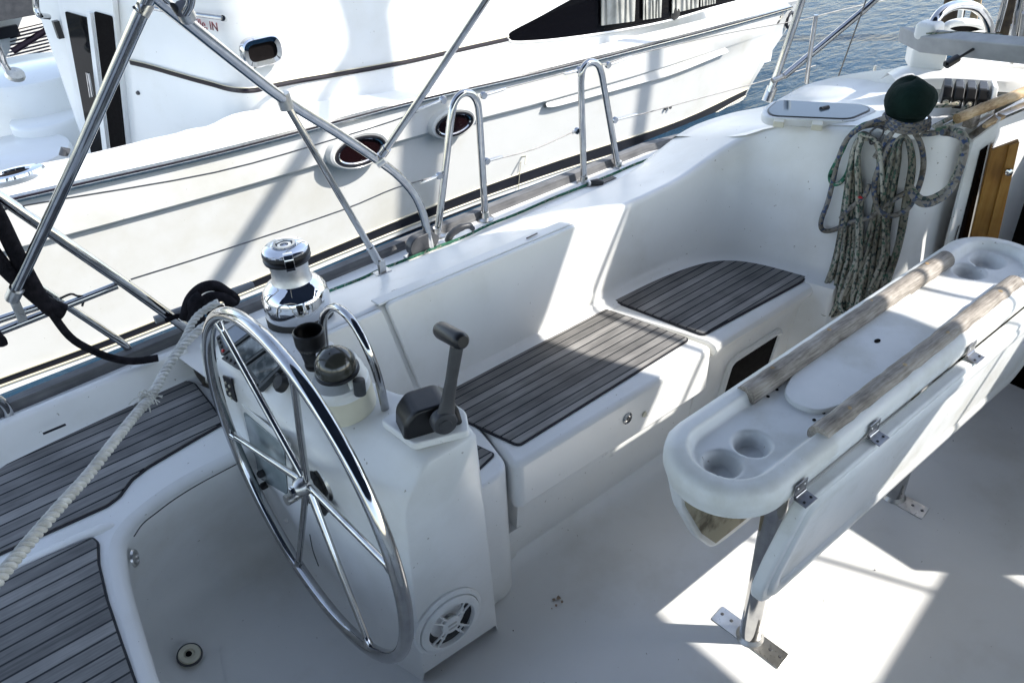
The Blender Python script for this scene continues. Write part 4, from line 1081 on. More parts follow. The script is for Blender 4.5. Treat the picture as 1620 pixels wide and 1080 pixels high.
    mb = MB().grid([[p + V(0, -.0, .013) for p in sp], [p + V(-.002, -.006, 0) for p in sp], [p + V(0, 0, -.012) for p in sp]]); mb.build("cabin_stripe", STRIPE, cab)
    MB().tube([p + V(0, -.004, .016) for p in sp], .003, 6).build("stripe_edge", BEIGE, cab)
    # side window, curtains in front, their colour darkened as if seen through the glass
    yw = 4.072
    def sw(a, b, o=0): return W(a, b, y=yw - .012 - o + max(0, .0))
    wp = cat([sw(a, b) for a, b in [(802, 61), (803, 52), (815, 44), (850, 26), (890, 4), (930, -16), (1000, -36)]], 4) + [sw(1330, -90), sw(1330, -45)] + cat([sw(a, b) for a, b in [(1180, -2), (1120, 14), (1050, 34), (960, 51), (880, 62), (830, 66), (808, 66)]], 4)
    wn = MB().prism(wp, (0, -.008, 0)).build("side_window", GLASSD, cab, smooth=False)
    MB().tube([p + V(0, -.006, 0) for p in wp], .007, 8, closed=True).build("window_trim", GEL, wn)
    def curtain(x0, x1, top, bot0, bot1):
        rows = []
        nn_ = 46
        for i in range(nn_):
            f = i / (nn_ - 1); a = x0 + (x1 - x0) * f; o = .006 * math.sin(f * 34 + math.sin(f * 9))
            rows.append([sw(a, top, .022 + o), sw(a + 1.5 * math.sin(f * 20), (top + bot0) / 2, .022 + o * 1.2), sw(a, bot0 + (bot1 - bot0) * f, .022 + o)])
        MB().grid(rows).build("curtain", CURTAIN, wn)
    curtain(951, 1004, -40, 41, 34); curtain(1017, 1046, -40, 32, 28); curtain(1063, 1105, -50, 22, 12); curtain(1108, 1132, -50, 11, 6)
    MB().lathe([(.0, .02), (.035, .016), (.045, 0)], sw(1068, 22, .01), (0, -1, 0), 16).build("window_latch", BLK, wn)
    lk = [sw(a, b) for a, b in [(637, -20), (638, 6), (642, 27), (728, 20), (731, 12), (730, -20)]]
    MB().tube(lk, .0035, 6).build("locker_outline", DGREY, cab)
    # portholes with surrounds
    for (cx, cy, rx, rz) in [(569, 238, .150, .072), (717, 196, .128, .062)]:
        yv = 3.834
        c = W(cx, cy, y=yv)
        def ell(s, t_, yy, dz=0): return [c + V(rx * s * math.cos(a), 0, rz * t_ * math.sin(a) + dz + rx * s * math.cos(a) * -.02) + V(0, yy, 0) for a in [k * math.pi / 24 for k in range(48)]]
        mb = MB(); mb.grid([ell(1.30, 1.55, .03, .012), ell(1.22, 1.42, -.012, .008), ell(1.12, 1.24, -.018, .004), ell(1.04, 1.08, -.012, 0)], closed=True)
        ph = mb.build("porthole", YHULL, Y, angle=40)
        MB().grid([ell(1.05, 1.1, -.010), ell(1.03, 1.06, -.022), ell(.96, .94, -.022), ell(.93, .90, -.006)], closed=True).build("frame", BLACK, ph)
        MB().grid([ell(.95, .92, -.010), ell(.92, .88, -.017), ell(.86, .80, -.012), ell(.84, .78, .000)], closed=True).build("inner_rim", CHROME, ph)
        MB().add(ell(.90, .86, -.004), [tuple(range(48))]).build("glass", PORTG, ph, smooth=False)
    # aft small oval chrome hawse in the cabin side
    c = aw(407, 78, .0); c = W(407, 78, y=4.09)
    def el2(s, t_, o): return fillet([c + V(a * .105 * s, -o, b * .055 * t_) for a, b in ((-1, -1), (1, -1), (1, 1), (-1, 1))], .05 * t_, 8, closed=True)
    o2 = MB().grid([el2(1, 1.3, 0.03), el2(1, 1.3, .06), el2(.93, 1.15, .068), el2(.72, .75, .064), el2(.70, .70, .045)], closed=True).build("hawse_pipe", CHROME2, Y)
    MB().add(el2(.71, .72, .05), [tuple(range(len(el2(1, 1, 0))))]).build("opening", DARK, o2, smooth=False)
    # vent, through-hulls, cord pin
    c = W(838, 138, y=3.86)
    v_ = MB().box(c, (.092, .008, .085), Matrix.Rotation(R(2), 3, 'Y')).build("vent", BLACK, Y)
    for k in range(8): MB().box(c + V(0, -.006, -.030 + k * .0086), (.064, .006, .0055), Matrix.Rotation(R(2), 3, 'Y')).build("louvre", YGEL, v_)
    for a, b, r in [(796, 145, .022), (1053, 172, .012), (1060, 170, .012)]:
        MB().lathe([(r, 0), (r, .008), (r * .6, .010), (0, .004)], W(a, b, y=interp([(140, 3.87), (175, 3.925)], b)), (0, -1, 0), 20, caps=False).build("through_hull", DGREY, Y)
    q = W(825, 248, y=3.93)
    MB().tube([q, q + V(.01, -.04, .012), q + V(-.02, -.055, -.03)], .006, 8).build("bleed_pin", CREAM, Y)
    MB().tube([W(824, 256, y=3.925), W(822, 275, y=3.932), W(820, 300, y=3.938)], .0025, 6).build("stain_line", BEIGE, Y)
    # spray rail
    top = pxcurve([(858, 162), (863, 157), (965, 124), (1060, 95), (1144, 75)], [(0, 3.87), (1144, 3.91)], 40)
    bot = pxcurve([(857, 167), (880, 165), (985, 137), (1060, 116), (1144, 81)], [(0, 3.88), (1144, 3.915)], 40)
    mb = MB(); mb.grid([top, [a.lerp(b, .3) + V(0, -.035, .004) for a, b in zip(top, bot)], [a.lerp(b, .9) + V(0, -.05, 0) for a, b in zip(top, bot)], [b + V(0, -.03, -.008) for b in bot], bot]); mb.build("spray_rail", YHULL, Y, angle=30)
    # bow fairleads
    for a, b in [(1229, 30), (1233, 24)]: MB().lathe([(.035, 0), (.04, .012), (.022, .012), (.0, .0)], W(a, b, y=4.0), (0, -1, 0), 16, caps=False).build("fairlead", STEEL if a > 1230 else BLACK, Y)
    c = W(1250, 32, y=4.08); MB().tube([c + V(.05 * math.cos(a), 0, .06 * math.sin(a)) for a in [k * .5236 for k in range(12)]], .014, 8, closed=True).build("anchor_roller", BLACK, Y)
    # grab rail and lettering on the aft wall
    mb = MB().tube([aw(236, 12, .07), aw(262, 17, .07), aw(300, 22, .07), aw(352, 29, .07)], .011, 10); mb.tube([aw(352, 29, .07), aw(355, 31, 0)], .014, 10)
    mb.build("grab_rail", CHROME, Y)
    cu = bpy.data.curves.new("hailing port", 'FONT'); cu.body = "ttville, IN"; cu.size = .082; cu.extrude = .002; cu.align_x = 'LEFT'
    to = bpy.data.objects.new("tmp", cu); COL.objects.link(to); bpy.context.view_layer.update()
    me = bpy.data.meshes.new_from_object(to); bpy.data.objects.remove(to)
    p0 = aw(297, 39, .012); xd = (aw(345, 50, .012) - p0).normalized(); zd = V(0, 0, 1); zd = (zd - xd * zd.dot(xd)).normalized(); nd = xd.cross(zd)
    k = (aw(345, 50, .012) - p0).length / max(v.co.x for v in me.vertices)
    yl = wloc(Y); me.transform(Matrix.Translation(p0 - yl) @ Matrix((xd * k, zd * k * 1.15, nd)).transposed().to_4x4())
    me.materials.clear(); me.materials.append(DKRED); lo = bpy.data.objects.new("lettering", me); COL.objects.link(lo); lo.parent = Y
    # lock plate, door catch
    MB().lathe([(.012, 0), (.010, .01), (0, .012)], aw(219, 147, .0), PN, 10).build("key_lock", DGREY, Y)
    MB().box(aw(92, 47, .03), (.03, .04, .09)).build("door_catch", BLK, Y)
    MB().tube([aw(56, -20, .2), aw(57, 10, .2), aw(62, 24, .2), aw(76, 27, .1)], .016, 10, smooth=4).build("hand_rail", CHROME, Y)
    # rounded boarding steps
    def step(cx, cy, wpx, hpx, yv):
        c = W(cx, cy, y=yv); r = rad(c, wpx); h = hpx * depth(c) / F * 1.15
        MB().lathe([(r * .98, -h), (r, -h * .9), (r, -.03), (r * .97, -.008), (r * .92, 0), (0, .0)], c, (0, 0, 1), 48, caps=False).build("boarding_step", YGEL, Y)
    step(15, 240, 180, 90, 5.6); step(70, 184, 105, 80, 5.9); step(40, 108, 190, 100, 6.3)
    q = W(14, 250, y=4.6)
    MB().tube([W(-12, 60, y=5.2), W(0, 82, y=5.2), W(8, 104, y=5.2), W(22, 120, y=5.2)], .018, 10, smooth=4).build("step_rail", CHROME, Y)
    MB().lathe([(.05, 0), (.045, .02), (0, .025)], W(24, 120, y=5.18), (.2, -.5, .8), 16).build("rail_base", STEEL, Y)
    MB().prism(fillet([W(a, b, y=6.25) for a, b in [(2, 130), (28, 134), (40, 160), (36, 215), (0, 215)]], .05, 4, closed=True), (0, -.01, 0)).build("transom_door", GEL, Y)
    # deck hawse and cleat on the bulwark cap
    c = W(22, 278, y=4.02)
    zc = c.z + .004
    def e3(s, dz): return [V(c.x + .13 * s * math.cos(a), c.y + .06 * s * math.sin(a), zc + dz) for a in [k * math.pi / 14 for k in range(28)]]
    hh = MB().grid([e3(1, 0), e3(.95, .012), e3(.6, .014), e3(.55, .004)], closed=True).build("deck_hawse", CHROME2, Y)
    MB().add(e3(.58, .005), [tuple(range(28))]).build("opening", DARK, hh, smooth=False)
    MB().tube([W(100, 246, y=4.25), W(101, 238, y=4.25), W(108, 241, y=4.25)], .02, 10).build("mooring_fitting", DGREY, Y)
yacht()
# beyond: dock shed and another hull
sh = thing("dock_shed", "white clapboard dock shed far behind the yacht's stern", "shed", W(40, 90, y=9.5))
q = [W(a, b, y=9.5) for a, b in [(-60, 130), (90, 110), (80, 12), (-60, 40)]]
MB().prism(q, (0, 2.5, 0)).build("wall", YDECK, sh, smooth=False)
for k in range(9): MB().tube([W(16, 50 + k * 5.5, y=9.47), W(82, 34 + k * 5.5, y=9.47)], .006, 6).build("clapboard_line", STRIPE, sh)
MB().box(W(6, 52, y=9.45), (.26, .04, .10)).build("window", BLACK, sh)
MB().prism([W(a, b, y=8.8) for a, b in [(-80, 48), (80, 20), (86, -30), (-80, -30)]], (0, 3, 0)).build("roof_edge", DGREY, sh, smooth=False)
MB().tube([W(20, 82, y=9.0), W(80, 44, y=9.0)], .03, 8).build("dock_brace_pole", STRIPE, tag=("violet-grey slanting pole in front of the white clapboard shed", "pole"))
# pilings
for i, (a, b, wpx) in enumerate([(1499, 60, 34), (1534, 55, 12), (1586, 60, 30)]):
    p = W(a, b, z=-.6)
    lb = ["thick dark brown piling standing in the water behind the steel hoop", "thin pale sunlit post beside the dark brown piling", "dark brown piling in the water at the far right behind the rigging"][i]
    MB().lathe([(rad(p, wpx), -1.0), (rad(p, wpx) * .96, 1.0), (rad(p, wpx) * .93, 3.2), (0, 3.3)], p, (.02, .03, 1), 20, caps=False).build("piling" if i != 1 else "wooden_post", PILE if i != 1 else HANDW, tag=(lb, "piling" if i != 1 else "post"))

# ================================================================== RAILS, STANCHIONS, LIFELINES, BIMINI FRAME
def T(pts, wpx, name, mat, parent=None, seg=14, smooth=0, tag=None, closed=False, k=1.0):
    P = [W(a, b, y=y) for a, b, y in pts]
    rr = [rad(p, wpx) * k for p in P]; r = sum(rr) / len(rr)
    return MB().tube(P, r, seg, smooth=smooth, closed=closed).build(name, mat, parent, tag=tag)
def hoop(base1, arch, base2, lab):
    P = [W(*base1, z=.495)] + [W(a, b, y=y) for a, b, y in arch] + [W(*base2, z=.495)]
    t = thing("stanchion", lab, "stanchion", (P[0] + P[-1]) / 2, "hoop stanchions on the side deck")
    MB().tube(P[:1] + cat(P[1:-1], 5) + P[-1:], .0115, 14).build("hoop", CHROME, t)
    for p in (P[0], P[-1]):
        MB().lathe([(.030, 0), (.028, .006), (.014, .010), (.0125, .03)], p + V(0, 0, -.002), (0, 0, 1), 20).build("base", STEEL, t)
    return t
h1 = hoop((692, 372), [(713, 190, 2.03), (717, 168, 2.03), (724, 154, 2.03), (735, 147, 2.03), (747, 150, 2.03), (755, 163, 2.03), (758, 185, 2.03)], (768, 347), "steel hoop stanchion on the side deck nearer the wheel")
h2 = hoop((924, 290), [(919, 130, 2.03), (921, 112, 2.03), (927, 102, 2.03), (936, 98, 2.03), (946, 103, 2.03), (951, 115, 2.03), (954, 130, 2.03)], (978, 266), "steel hoop stanchion on the side deck nearer the cabin")
def lifeline(segs, lab, fitt):
    allp = [V(*p) for s in segs for p in s]
    t = thing("lifeline", lab, "lifeline", W(segs[0][0][0], segs[0][0][1], y=segs[0][0][2]), "wire lifelines of the sailboat")
    for s in segs:
        P = [W(a, b, y=y) for a, b, y in s]; MB().tube(P, .0022, 6, smooth=4).build("wire", FIRM, t)
    for (a, b, y, c, d) in fitt:
        p = W(a, b, y=y); q = W(c, d, y=y); MB().tube([p, p.lerp(q, .15), p.lerp(q, .85), q], [.003, .0055, .0055, .003], 8).build("turnbuckle", STEEL, t)
        MB().lathe([(.011, -.006), (.012, 0), (.011, .006)], p, (0, 1, .2), 12).build("shackle", CHROME, t)
lifeline([[(-80, 352, 2.03), (40, 325, 2.03), (340, 273, 2.03), (540, 217, 2.03), (640, 185, 2.03), (707, 155, 2.03)], [(760, 150, 2.03), (806, 138, 2.03), (850, 127, 2.03), (917, 109, 2.03)], [(953, 103, 2.03), (1003, 87, 2.03), (1140, 55, 2.03), (1267, 32, 2.0), (1323, 18, 1.98), (1430, -6, 1.9)]],
         "upper wire lifeline running along the deck through the tops of the hoop stanchions", [(700, 158, 2.03, 655, 177, 2.03), (765, 151, 2.03, 800, 140, 2.03), (916, 111, 2.03, 890, 116, 2.03), (962, 103, 2.03, 1003, 88, 2.03)][:0] or [(701, 158, 2.03, 655, 177), (765, 151, 2.03, 800, 140), (916, 111, 2.03, 892, 117), (962, 103, 2.03, 1000, 89)])
lifeline([[(207, 442, 2.03), (340, 400, 2.03), (540, 333, 2.03), (625, 298, 2.03), (698, 277, 2.03)], [(768, 255, 2.03), (810, 246, 2.03), (835, 239, 2.03), (860, 230, 2.03), (915, 205, 2.03)], [(971, 190, 2.03), (1010, 182, 2.03), (1080, 163, 2.03), (1213, 127, 2.0), (1290, 104, 1.96)]],
         "lower wire lifeline running along the deck through the middle of the hoop stanchions", [(695, 278, 2.03, 665, 290), (770, 255, 2.03, 795, 248), (913, 207, 2.03, 905, 210), (973, 190, 2.03, 1008, 181)])
st3 = thing("stanchion", "thin straight steel stanchion beyond the cabin against the open water", "stanchion", W(1276, 132, y=1.66))
T([(1276, 132, 1.66), (1281, 90, 1.66), (1291, 24, 1.66)], 7, "post", CHROME, st3)
# bimini frame
bf = thing("bimini_support", "polished steel bimini frame of crossing tubes over the helm", "canopy frame", (1.2, 1.98, .5))
main = [(682, 394, 1.97), (676, 365, 1.975), (668, 335, 1.98), (655, 307, 1.98), (632, 280, 1.97), (600, 255, 1.95), (530, 208, 1.88), (450, 158, 1.80), (350, 80, 1.66), (250, -2, 1.5)]
P = [W(a, b, y=y) for a, b, y in main]; ext = P[-1] - P[-2]; P += [P[-1] + ext * 1.0 + V(0, 0, .0), P[-1] + ext * 2.2 + V(0, -.1, -.02)]
MB().tube(P, .0125, 14, smooth=4).build("bow_tube", CHROME, bf)
P = [W(232, 2, y=1.5), W(127, 240, y=1.75), W(20, 470, y=1.99)]; MB().tube([P[0] + (P[0] - P[1]) * .8, P[0], P[1], P[2]], .0125, 14).build("leg_tube", CHROME, bf)
MB().tube([P[2] + (P[1] - P[2]) * .07, P[2] + (P[2] - P[1]) * .01], .016, 14).build("socket", STEEL, bf); MB().box(P[2] + V(0, 0, -.035), (.02, .014, .06)).build("hinge_fork", STEEL, bf, bevel=.003)
P = [W(452, 163, y=1.80), W(600, 412, y=1.80)]; P[1] = W(601, 418, z=.655)
MB().tube(P, .0085, 12).build("brace_tube", CHROME, bf); MB().tube([P[1] + (P[0] - P[1]) * .12, P[1] + (P[0] - P[1]) * .015], .0115, 12).build("socket", CHROME, bf)
fb = W(605, 430, z=.636); bb = MB().box(fb, (.045, .026, .004)); bb.box(fb + V(0, -.006, .018), (.018, .003, .034)); bb.box(fb + V(0, .006, .018), (.018, .003, .034)); bb.build("deck_hinge", STEEL, bf, bevel=.001)
MB().tube([W(446, 148, y=1.80), W(454, 172, y=1.80)], .017, 12).build("clamp", STEEL, bf)
P = [W(606, 243, y=1.93), W(690, 118, y=1.75), W(768, 0, y=1.58)]; P.append(P[-1] + (P[-1] - P[-2]) * 1.6); MB().tube(P, .0100, 12).build("fore_tube", CHROME, bf)
MB().tube([P[0] + (P[1] - P[0]) * .08, P[0] + (P[0] - P[1]) * .01], .0125, 12).build("socket", CHROME, bf)
MB().tube([W(595, 258, y=1.95), W(607, 250, y=1.94)], .017, 12).build("clamp", STEEL, bf)
T([(294, 20, 1.5), (301, 8, 1.48), (306, -20, 1.45)], 14, "upper_strut", CHROME, bf)
T([(224, 24, 1.5), (234, 6, 1.5)], 22, "clamp", STEEL, bf)
T([(212, 12, 1.47), (222, 22, 1.5), (218, 6, 1.47)], 5, "wing_nut", STEEL, bf)
MB().tube([W(289, 14, y=1.52), W(296, 26, y=1.54)], .016, 12).build("clamp", STEEL, bf)
# cross tubes over the gap
for yy, P in enumerate([[V(2.50, .95, 1.93), V(2.62, .50, 1.96), V(2.85, -.38, 1.97), V(3.2, -1.15, 1.97)]]): MB().tube(P, .009, 10, smooth=4).build("cross_tube", CHROME, bf)
MB().tube([V(2.28, 1.1, 1.9), V(2.58, .75, 1.93), V(2.74, .43, 1.95), V(2.6, .55, 1.95), V(2.35, .85, 1.92)], .009, 8, smooth=6).build("strap_loop", CHROME, bf)
# stern rail
sr = thing("stern_rail", "polished steel stern rail slanting down to the toe rail behind the wheel", "rail", W(300, 525, z=.5))
P = [W(-60, 272, y=2.03), W(0, 312, y=2.03), W(200, 450, y=2.03), W(302, 524, y=2.03)]; MB().tube(P, .0135, 14).build("top_tube", CHROME, sr)
MB().tube([W(-60, 372, y=2.05), W(0, 413, y=2.05), W(110, 486, y=2.05), W(180, 533, y=2.05), W(200, 548, y=2.05), W(208, 562, y=2.05), W(211, 580, y=2.05)], .0095, 12, smooth=3).build("lower_leg", CHROME, sr)
MB().tube([W(-60, 543, y=2.04), W(0, 524, y=2.04), W(185, 451, y=2.03)], .0100, 12).build("middle_tube", CHROME, sr)
MB().tube([W(-60, 530, y=2.07), W(0, 505, y=2.07), W(60, 485, y=2.06)], .0095, 12).build("middle_tube", CHROME, sr)
MB().tube([W(-40, 610, y=2.0), W(0, 634, y=2.0), W(12, 648, y=2.0), W(14, 662, y=2.0)], .011, 12, smooth=3).build("aft_leg", CHROME, sr)
MB().tube([W(95, 472, y=2.03), W(112, 465, y=2.03), W(122, 468, y=2.03), W(133, 470, y=2.03), W(130, 484, y=2.03)], .003, 6, smooth=3).build("split_pin", BLK, sr)
# outboard padded bar and fender rope
bar = W(245, 506, y=2.06), W(400, 450, y=2.06)
MB().tube([bar[0], bar[1]], .011, 12).build("padded_bar", noise_mat("grey foam", (.16, .17, .18), (.22, .23, .24), .8, 20), tag=("grey padded bar lying outboard of the toe rail under the black rope bundle", "bar"))
def fleece(pts, wpx, lab, name="black_rope", sm=5, mat=FLEECE, catg="rope"):
    P = [W(a, b, y=y) for a, b, y in pts]; r = sum(rad(p, wpx) for p in P) / len(P)
    return MB().tube(P, r, 14, smooth=sm).build(name, mat, tag=(lab, catg))
t = thing("covered_dock_line", "thick black fleece covered dock line draped over the stern rail", "rope", W(100, 480, y=2.0))
for pts, w_ in [([(-60, 260, 1.95), (-10, 330, 1.97), (30, 410, 1.98), (70, 480, 1.99), (98, 496, 1.99)], 25), ([(-60, 330, 1.97), (0, 415, 1.98), (45, 458, 1.99), (75, 482, 1.99), (102, 492, 1.985)], 25),
                ([(-50, 490, 2.0), (-20, 520, 2.0), (0, 536, 2.0), (4, 545, 2.0)], 16), ([(70, 478, 1.98), (110, 532, 1.98), (150, 556, 1.98), (185, 568, 1.98), (215, 571, 1.97), (250, 566, 1.96)], 12)]:
    P = [W(a, b, y=y) for a, b, y in pts]; MB().tube(P, sum(rad(p, w_) for p in P) / len(P), 14, smooth=5).build("rope_run", FLEECE, t)
t = thing("rope_bundle", "black fleece bundle wound round the grey bar on the toe rail", "rope bundle", W(325, 510, y=1.99))
for pts, w_ in [([(292, 505, 1.98), (300, 475, 1.98), (318, 456, 1.98), (340, 452, 1.98), (358, 462, 1.98), (372, 474, 1.98), (360, 480, 1.97)], 17), ([(302, 508, 1.96), (310, 488, 1.96), (330, 470, 1.96), (352, 470, 1.96), (368, 478, 1.97)], 15),
                ([(318, 520, 1.95), (312, 500, 1.95), (308, 480, 1.96), (320, 468, 1.96)], 22), ([(330, 500, 1.97), (350, 490, 1.97), (345, 505, 1.96), (322, 512, 1.95)], 18), ([(298, 500, 1.99), (280, 500, 2.0), (262, 507, 2.01)], 8)]:
    P = [W(a, b, y=y) for a, b, y in pts]; MB().tube(P, sum(rad(p, w_) for p in P) / len(P), 12, smooth=5).build("wrap", FLEECE, t)
# laid white rope: three strands
def laid(path, r, pitch, name, label):
    P = cat(path, 14); L = [0]
    for a, b in zip(P, P[1:]): L.append(L[-1] + (b - a).length)
    N_ = int(L[-1] / (pitch / 14)); Q = []; j = 0
    for i in range(N_ + 1):
        s = L[-1] * i / N_
        while j < len(L) - 2 and L[j + 1] < s: j += 1
        Q.append(P[j].lerp(P[j + 1], (s - L[j]) / max(1e-9, L[j + 1] - L[j])))
    t = thing(name, label, "rope", Q[-1])
    u = (Q[1] - Q[0]).normalized().orthogonal().normalized(); strands = [[], [], []]; s = 0
    for i, q in enumerate(Q):
        tn = (Q[min(i + 1, N_)] - Q[max(i - 1, 0)]).normalized(); u = (u - tn * u.dot(tn)).normalized(); v = tn.cross(u)
        if i: s += (Q[i] - Q[i - 1]).length
        for k in range(3):
            a = 2 * math.pi * (s / pitch + k / 3); strands[k].append(q + (u * math.cos(a) + v * math.sin(a)) * r * .58)
    for k in range(3): MB().tube(strands[k], r * .53, 9).build("strand", STRAND, t)
    return t, Q
lr, LQ = laid([W(352, 500, y=1.86), W(318, 520, y=1.84), W(285, 552, y=1.80), W(262, 585, y=1.74), W(240, 625, y=1.66), W(215, 655, y=1.58), W(175, 705, y=1.46), W(140, 750, y=1.38), W(95, 800, y=1.29), W(45, 858, y=1.20), (W(0, 912, y=1.12)), W(-50, 975, y=1.04)], .0100, .046, "laid_rope", "thick white three strand rope running diagonally over the teak helm seat")
l2, _ = laid([W(345, 478, y=1.90) , W(322, 492, y=1.90), W(306, 508, y=1.88), W(290, 540, y=1.83), W(268, 572, y=1.77)], .0088, .042, "laid_rope", "short white three strand rope end lying against the longer white rope by the pedestal")
# frayed splice
for k in range(26):
    b = W(228 + random.uniform(-8, 10), 628 + random.uniform(-10, 12), y=1.645); d = V(random.uniform(-1, 1), random.uniform(-.6, .3), random.uniform(-1, .5)).normalized() * random.uniform(.01, .035)
    MB().tube([b, b + d * .5 + V(0, -.003, .004), b + d + V(0, 0, -.006)], .0013, 5, smooth=2).build("frayed_yarn", STRAND, lr)
# green rope along the foot of the coaming
gp = [W(a, b, z=.503) for a, b in [(488, 478), (560, 448), (600, 431), (640, 414), (700, 391), (745, 372), (790, 352), (850, 327), (930, 294), (1000, 265), (1040, 249)]]
MB().tube([p + V(0, .010 + .0025 * math.sin(i * .9), 0) for i, p in enumerate(cat(gp, 4))], .0045, 8).build("deck_line", ROPEGN, tag=("green flecked line lying along the foot of the coaming on the side deck", "rope"))
# lead block car, cleat, ratchet at hoop
c = W(672, 385, z=.53)
t = thing("lead_block", "dark sheet lead block on the side deck at the foot of the bimini tube", "block", W(672, 392, z=.5))
MB().prism(fillet([c + V(a, 0, b) for a, b in [(-.05, -.03), (.04, -.03), (.06, .0), (.03, .03), (-.035, .028), (-.055, .005)]], .014, 4, closed=True), (0, .03, 0)).build("cheek", DGREY, t, bevel=.003)
MB().lathe([(.014, .002), (.012, .015), (.014, .030)], c + V(0, 0, 0), (0, 1, 0), 20).build("sheave", HSTEEL, t)
MB().box(c + V(0, .015, -.035), (.13, .03, .012)).build("car", STEEL, t, bevel=.003)
c = [W(a, b, z=z) for a, b, z in [(708, 381, .50), (714, 371, .525), (727, 361, .54), (742, 357, .54), (748, 362, .52)]]
MB().tube(c, [.010, .011, .012, .010, .008], 10, smooth=4).build("deck_cleat", DGREY, tag=("dark curved deck cleat on the side deck between bimini tube and hoop stanchion", "cleat"))
c = W(930, 290, z=.51)
t = thing("cam_block", "small black pulley block hanging at the foot of the hoop stanchion nearer the cabin", "block", c)
MB().tube([c, c + V(.03, -.015, -.0), c + V(.05, -.02, -.008)], [.008, .013, .011], 12).build("cheek", BLK, t); MB().lathe([(.012, -.006), (.014, 0), (.012, .006)], c, (1, 0, .2), 12).build("shackle", STEEL, t)
p = W(950, 287, z=.502)
MB().prism([p + V(-.03, -.02, 0), p + V(.06, -.02, 0), p + V(.06, .02, 0), p + V(-.03, .02, 0)], (0, 0, .002)).build("deck_grating", DGREY, tag=("small perforated grating on the side deck beside the black pulley block", "grating"))
# dodger frame poles at the cabin
t = thing("dodger_support", "pair of steel struts meeting at the edge of the coachroof against the water", "canopy frame", W(1215, 158, y=1.73))
T([(1214, 158, 1.73), (1232, 110, 1.72), (1256, 40, 1.70), (1275, -20, 1.68)], 12, "strut", CHROME, t)
T([(1240, 121, 1.70), (1300, 72, 1.66), (1360, 22, 1.60), (1400, -14, 1.56)], 11, "strut", CHROME, t)
T([(1222, 128, 1.72), (1243, 119, 1.70)], 9, "clamp", STEEL, t); T([(1213, 161, 1.73), (1222, 138, 1.73)], 17, "bracket", STEEL, t)
T([(1326, 122, 1.6), (1345, 70, 1.58), (1364, 18, 1.56), (1372, -5, 1.55)], 2.4, "shroud_wire", FIRM, tag=("thin dark shroud wire rising from the coachroof across the water", "wire"))

# ================================================================== COACHROOF FITTINGS
def hatch():
    H_ = [(1203, 182), (1214, 169), (1240, 164), (1375, 172), (1386, 181), (1376, 192), (1345, 199), (1215, 191)]
    zz = .845
    t = thing("deck_hatch", "white framed smoked deck hatch with rounded corners on the coachroof beside the covered winch", "hatch", W(1290, 183, z=zz))
    base = [W(a, b, z=zz) for a, b in [(1202, 184), (1222, 166), (1372, 174), (1388, 183), (1350, 200), (1210, 194)]]
    def zf(p): return .845
    base = [V(p.x, p.y, zf(p)) for p in base]; ct = sum(base, V(0, 0, 0)) / len(base)
    base = fillet(base, .03, 5, closed=True)
    MB().prism([p - V(0, 0, .010) for p in base], (0, 0, .026)).build("frame", CREAM if False else GEL2, t, bevel=.006)
    MB().prism([p.lerp(ct, .10) + V(0, 0, .0155) for p in base], (0, 0, .003)).build("seal", BLK, t, smooth=False)
    MB().prism([p.lerp(ct, .13) + V(0, 0, .0165) for p in base], (0, 0, .003)).build("lens", flat("smoked acrylic", (.10, .13, .15), .05, spec=.8), t, smooth=False)
    q = W(1303, 171, z=zz + .02); MB().tube([q + V(-.014, 0, 0), q + V(.014, -.006, 0)], .007, 10).build("handle", BLK, t)
    for a, b in [(1232, 194), (1292, 199)]:
        q = W(a, b, z=zz); MB().box(q + V(-.003, -.003, .004), (.03, .05, .018), Matrix.Rotation(R(-60), 3, 'Z')).build("hinge", CREAM, t, bevel=.003)
hatch()
def clutches():
    c0 = W(1500, 150, z=.93); t = thing("rope_clutches", "bank of black rope clutches in a grey housing on the coachroof", "rope clutch", c0)
    d = (W(1545, 165, z=.90) - W(1485, 160, z=.90)); d.z = 0; d.normalize(); e = V(-d.y, d.x, 0)
    b0 = W(1486, 170, z=.895)
    for k in range(4):
        o = b0 + d * (k * .030)
        MB().prism([o + V(0, 0, 0), o + V(0, 0, .030), o + e * .02 + V(0, 0, .052), o + e * .085 + V(0, 0, .052), o + e * .10 + V(0, 0, 0)], d * .025).build("clutch_body", BLK, t, bevel=.003)
        MB().prism([o + V(0, 0, .030) + e * .01, o + V(0, 0, .054) + e * .024, o + e * .075 + V(0, 0, .060), o + e * .07 + V(0, 0, .048)], d * .020).build("clutch_lever", DGREY, t, bevel=.002)
        MB().lathe([(.008, 0), (.0075, .002), (.004, .002), (.0, 0)], o + d * .0125 - e * .001 + V(0, 0, .016), -e, 14, caps=False).build("sheave_mouth", STEEL, t)
    o = b0 + d * .122
    MB().prism([o + V(0, 0, -.005), o + V(0, 0, .035), o + e * .02 + V(0, 0, .062), o + e * .11 + V(0, 0, .055), o + e * .14 + V(0, 0, 0)], d * .012).build("side_cheek", GEL2, t, bevel=.002)
    return b0, d, e
b0, cdv, cev = clutches()
for k, (m_, a, b) in enumerate([(ROPEW, 1486, 205), (ROPEW, 1478, 200), (ROPEW, 1440, 165)]):
    s_ = b0 + cdv * ((3 - k) * .030 + .0125) + V(0, 0, .016)
    e_ = W(a, b, z=.90)
    lab = ["pale halyard tail leaving the third rope clutch, nearer the companionway", "pale halyard tail beside another one, led to the grey rope bight", "pale halyard tail disappearing behind the green covered winch"][k]
    MB().tube([s_ + cev * .12, s_, s_.lerp(e_, .5) + V(0, 0, -.006), e_], .0062, 10, smooth=4).build("halyard_tail", m_, tag=(lab, "rope"))
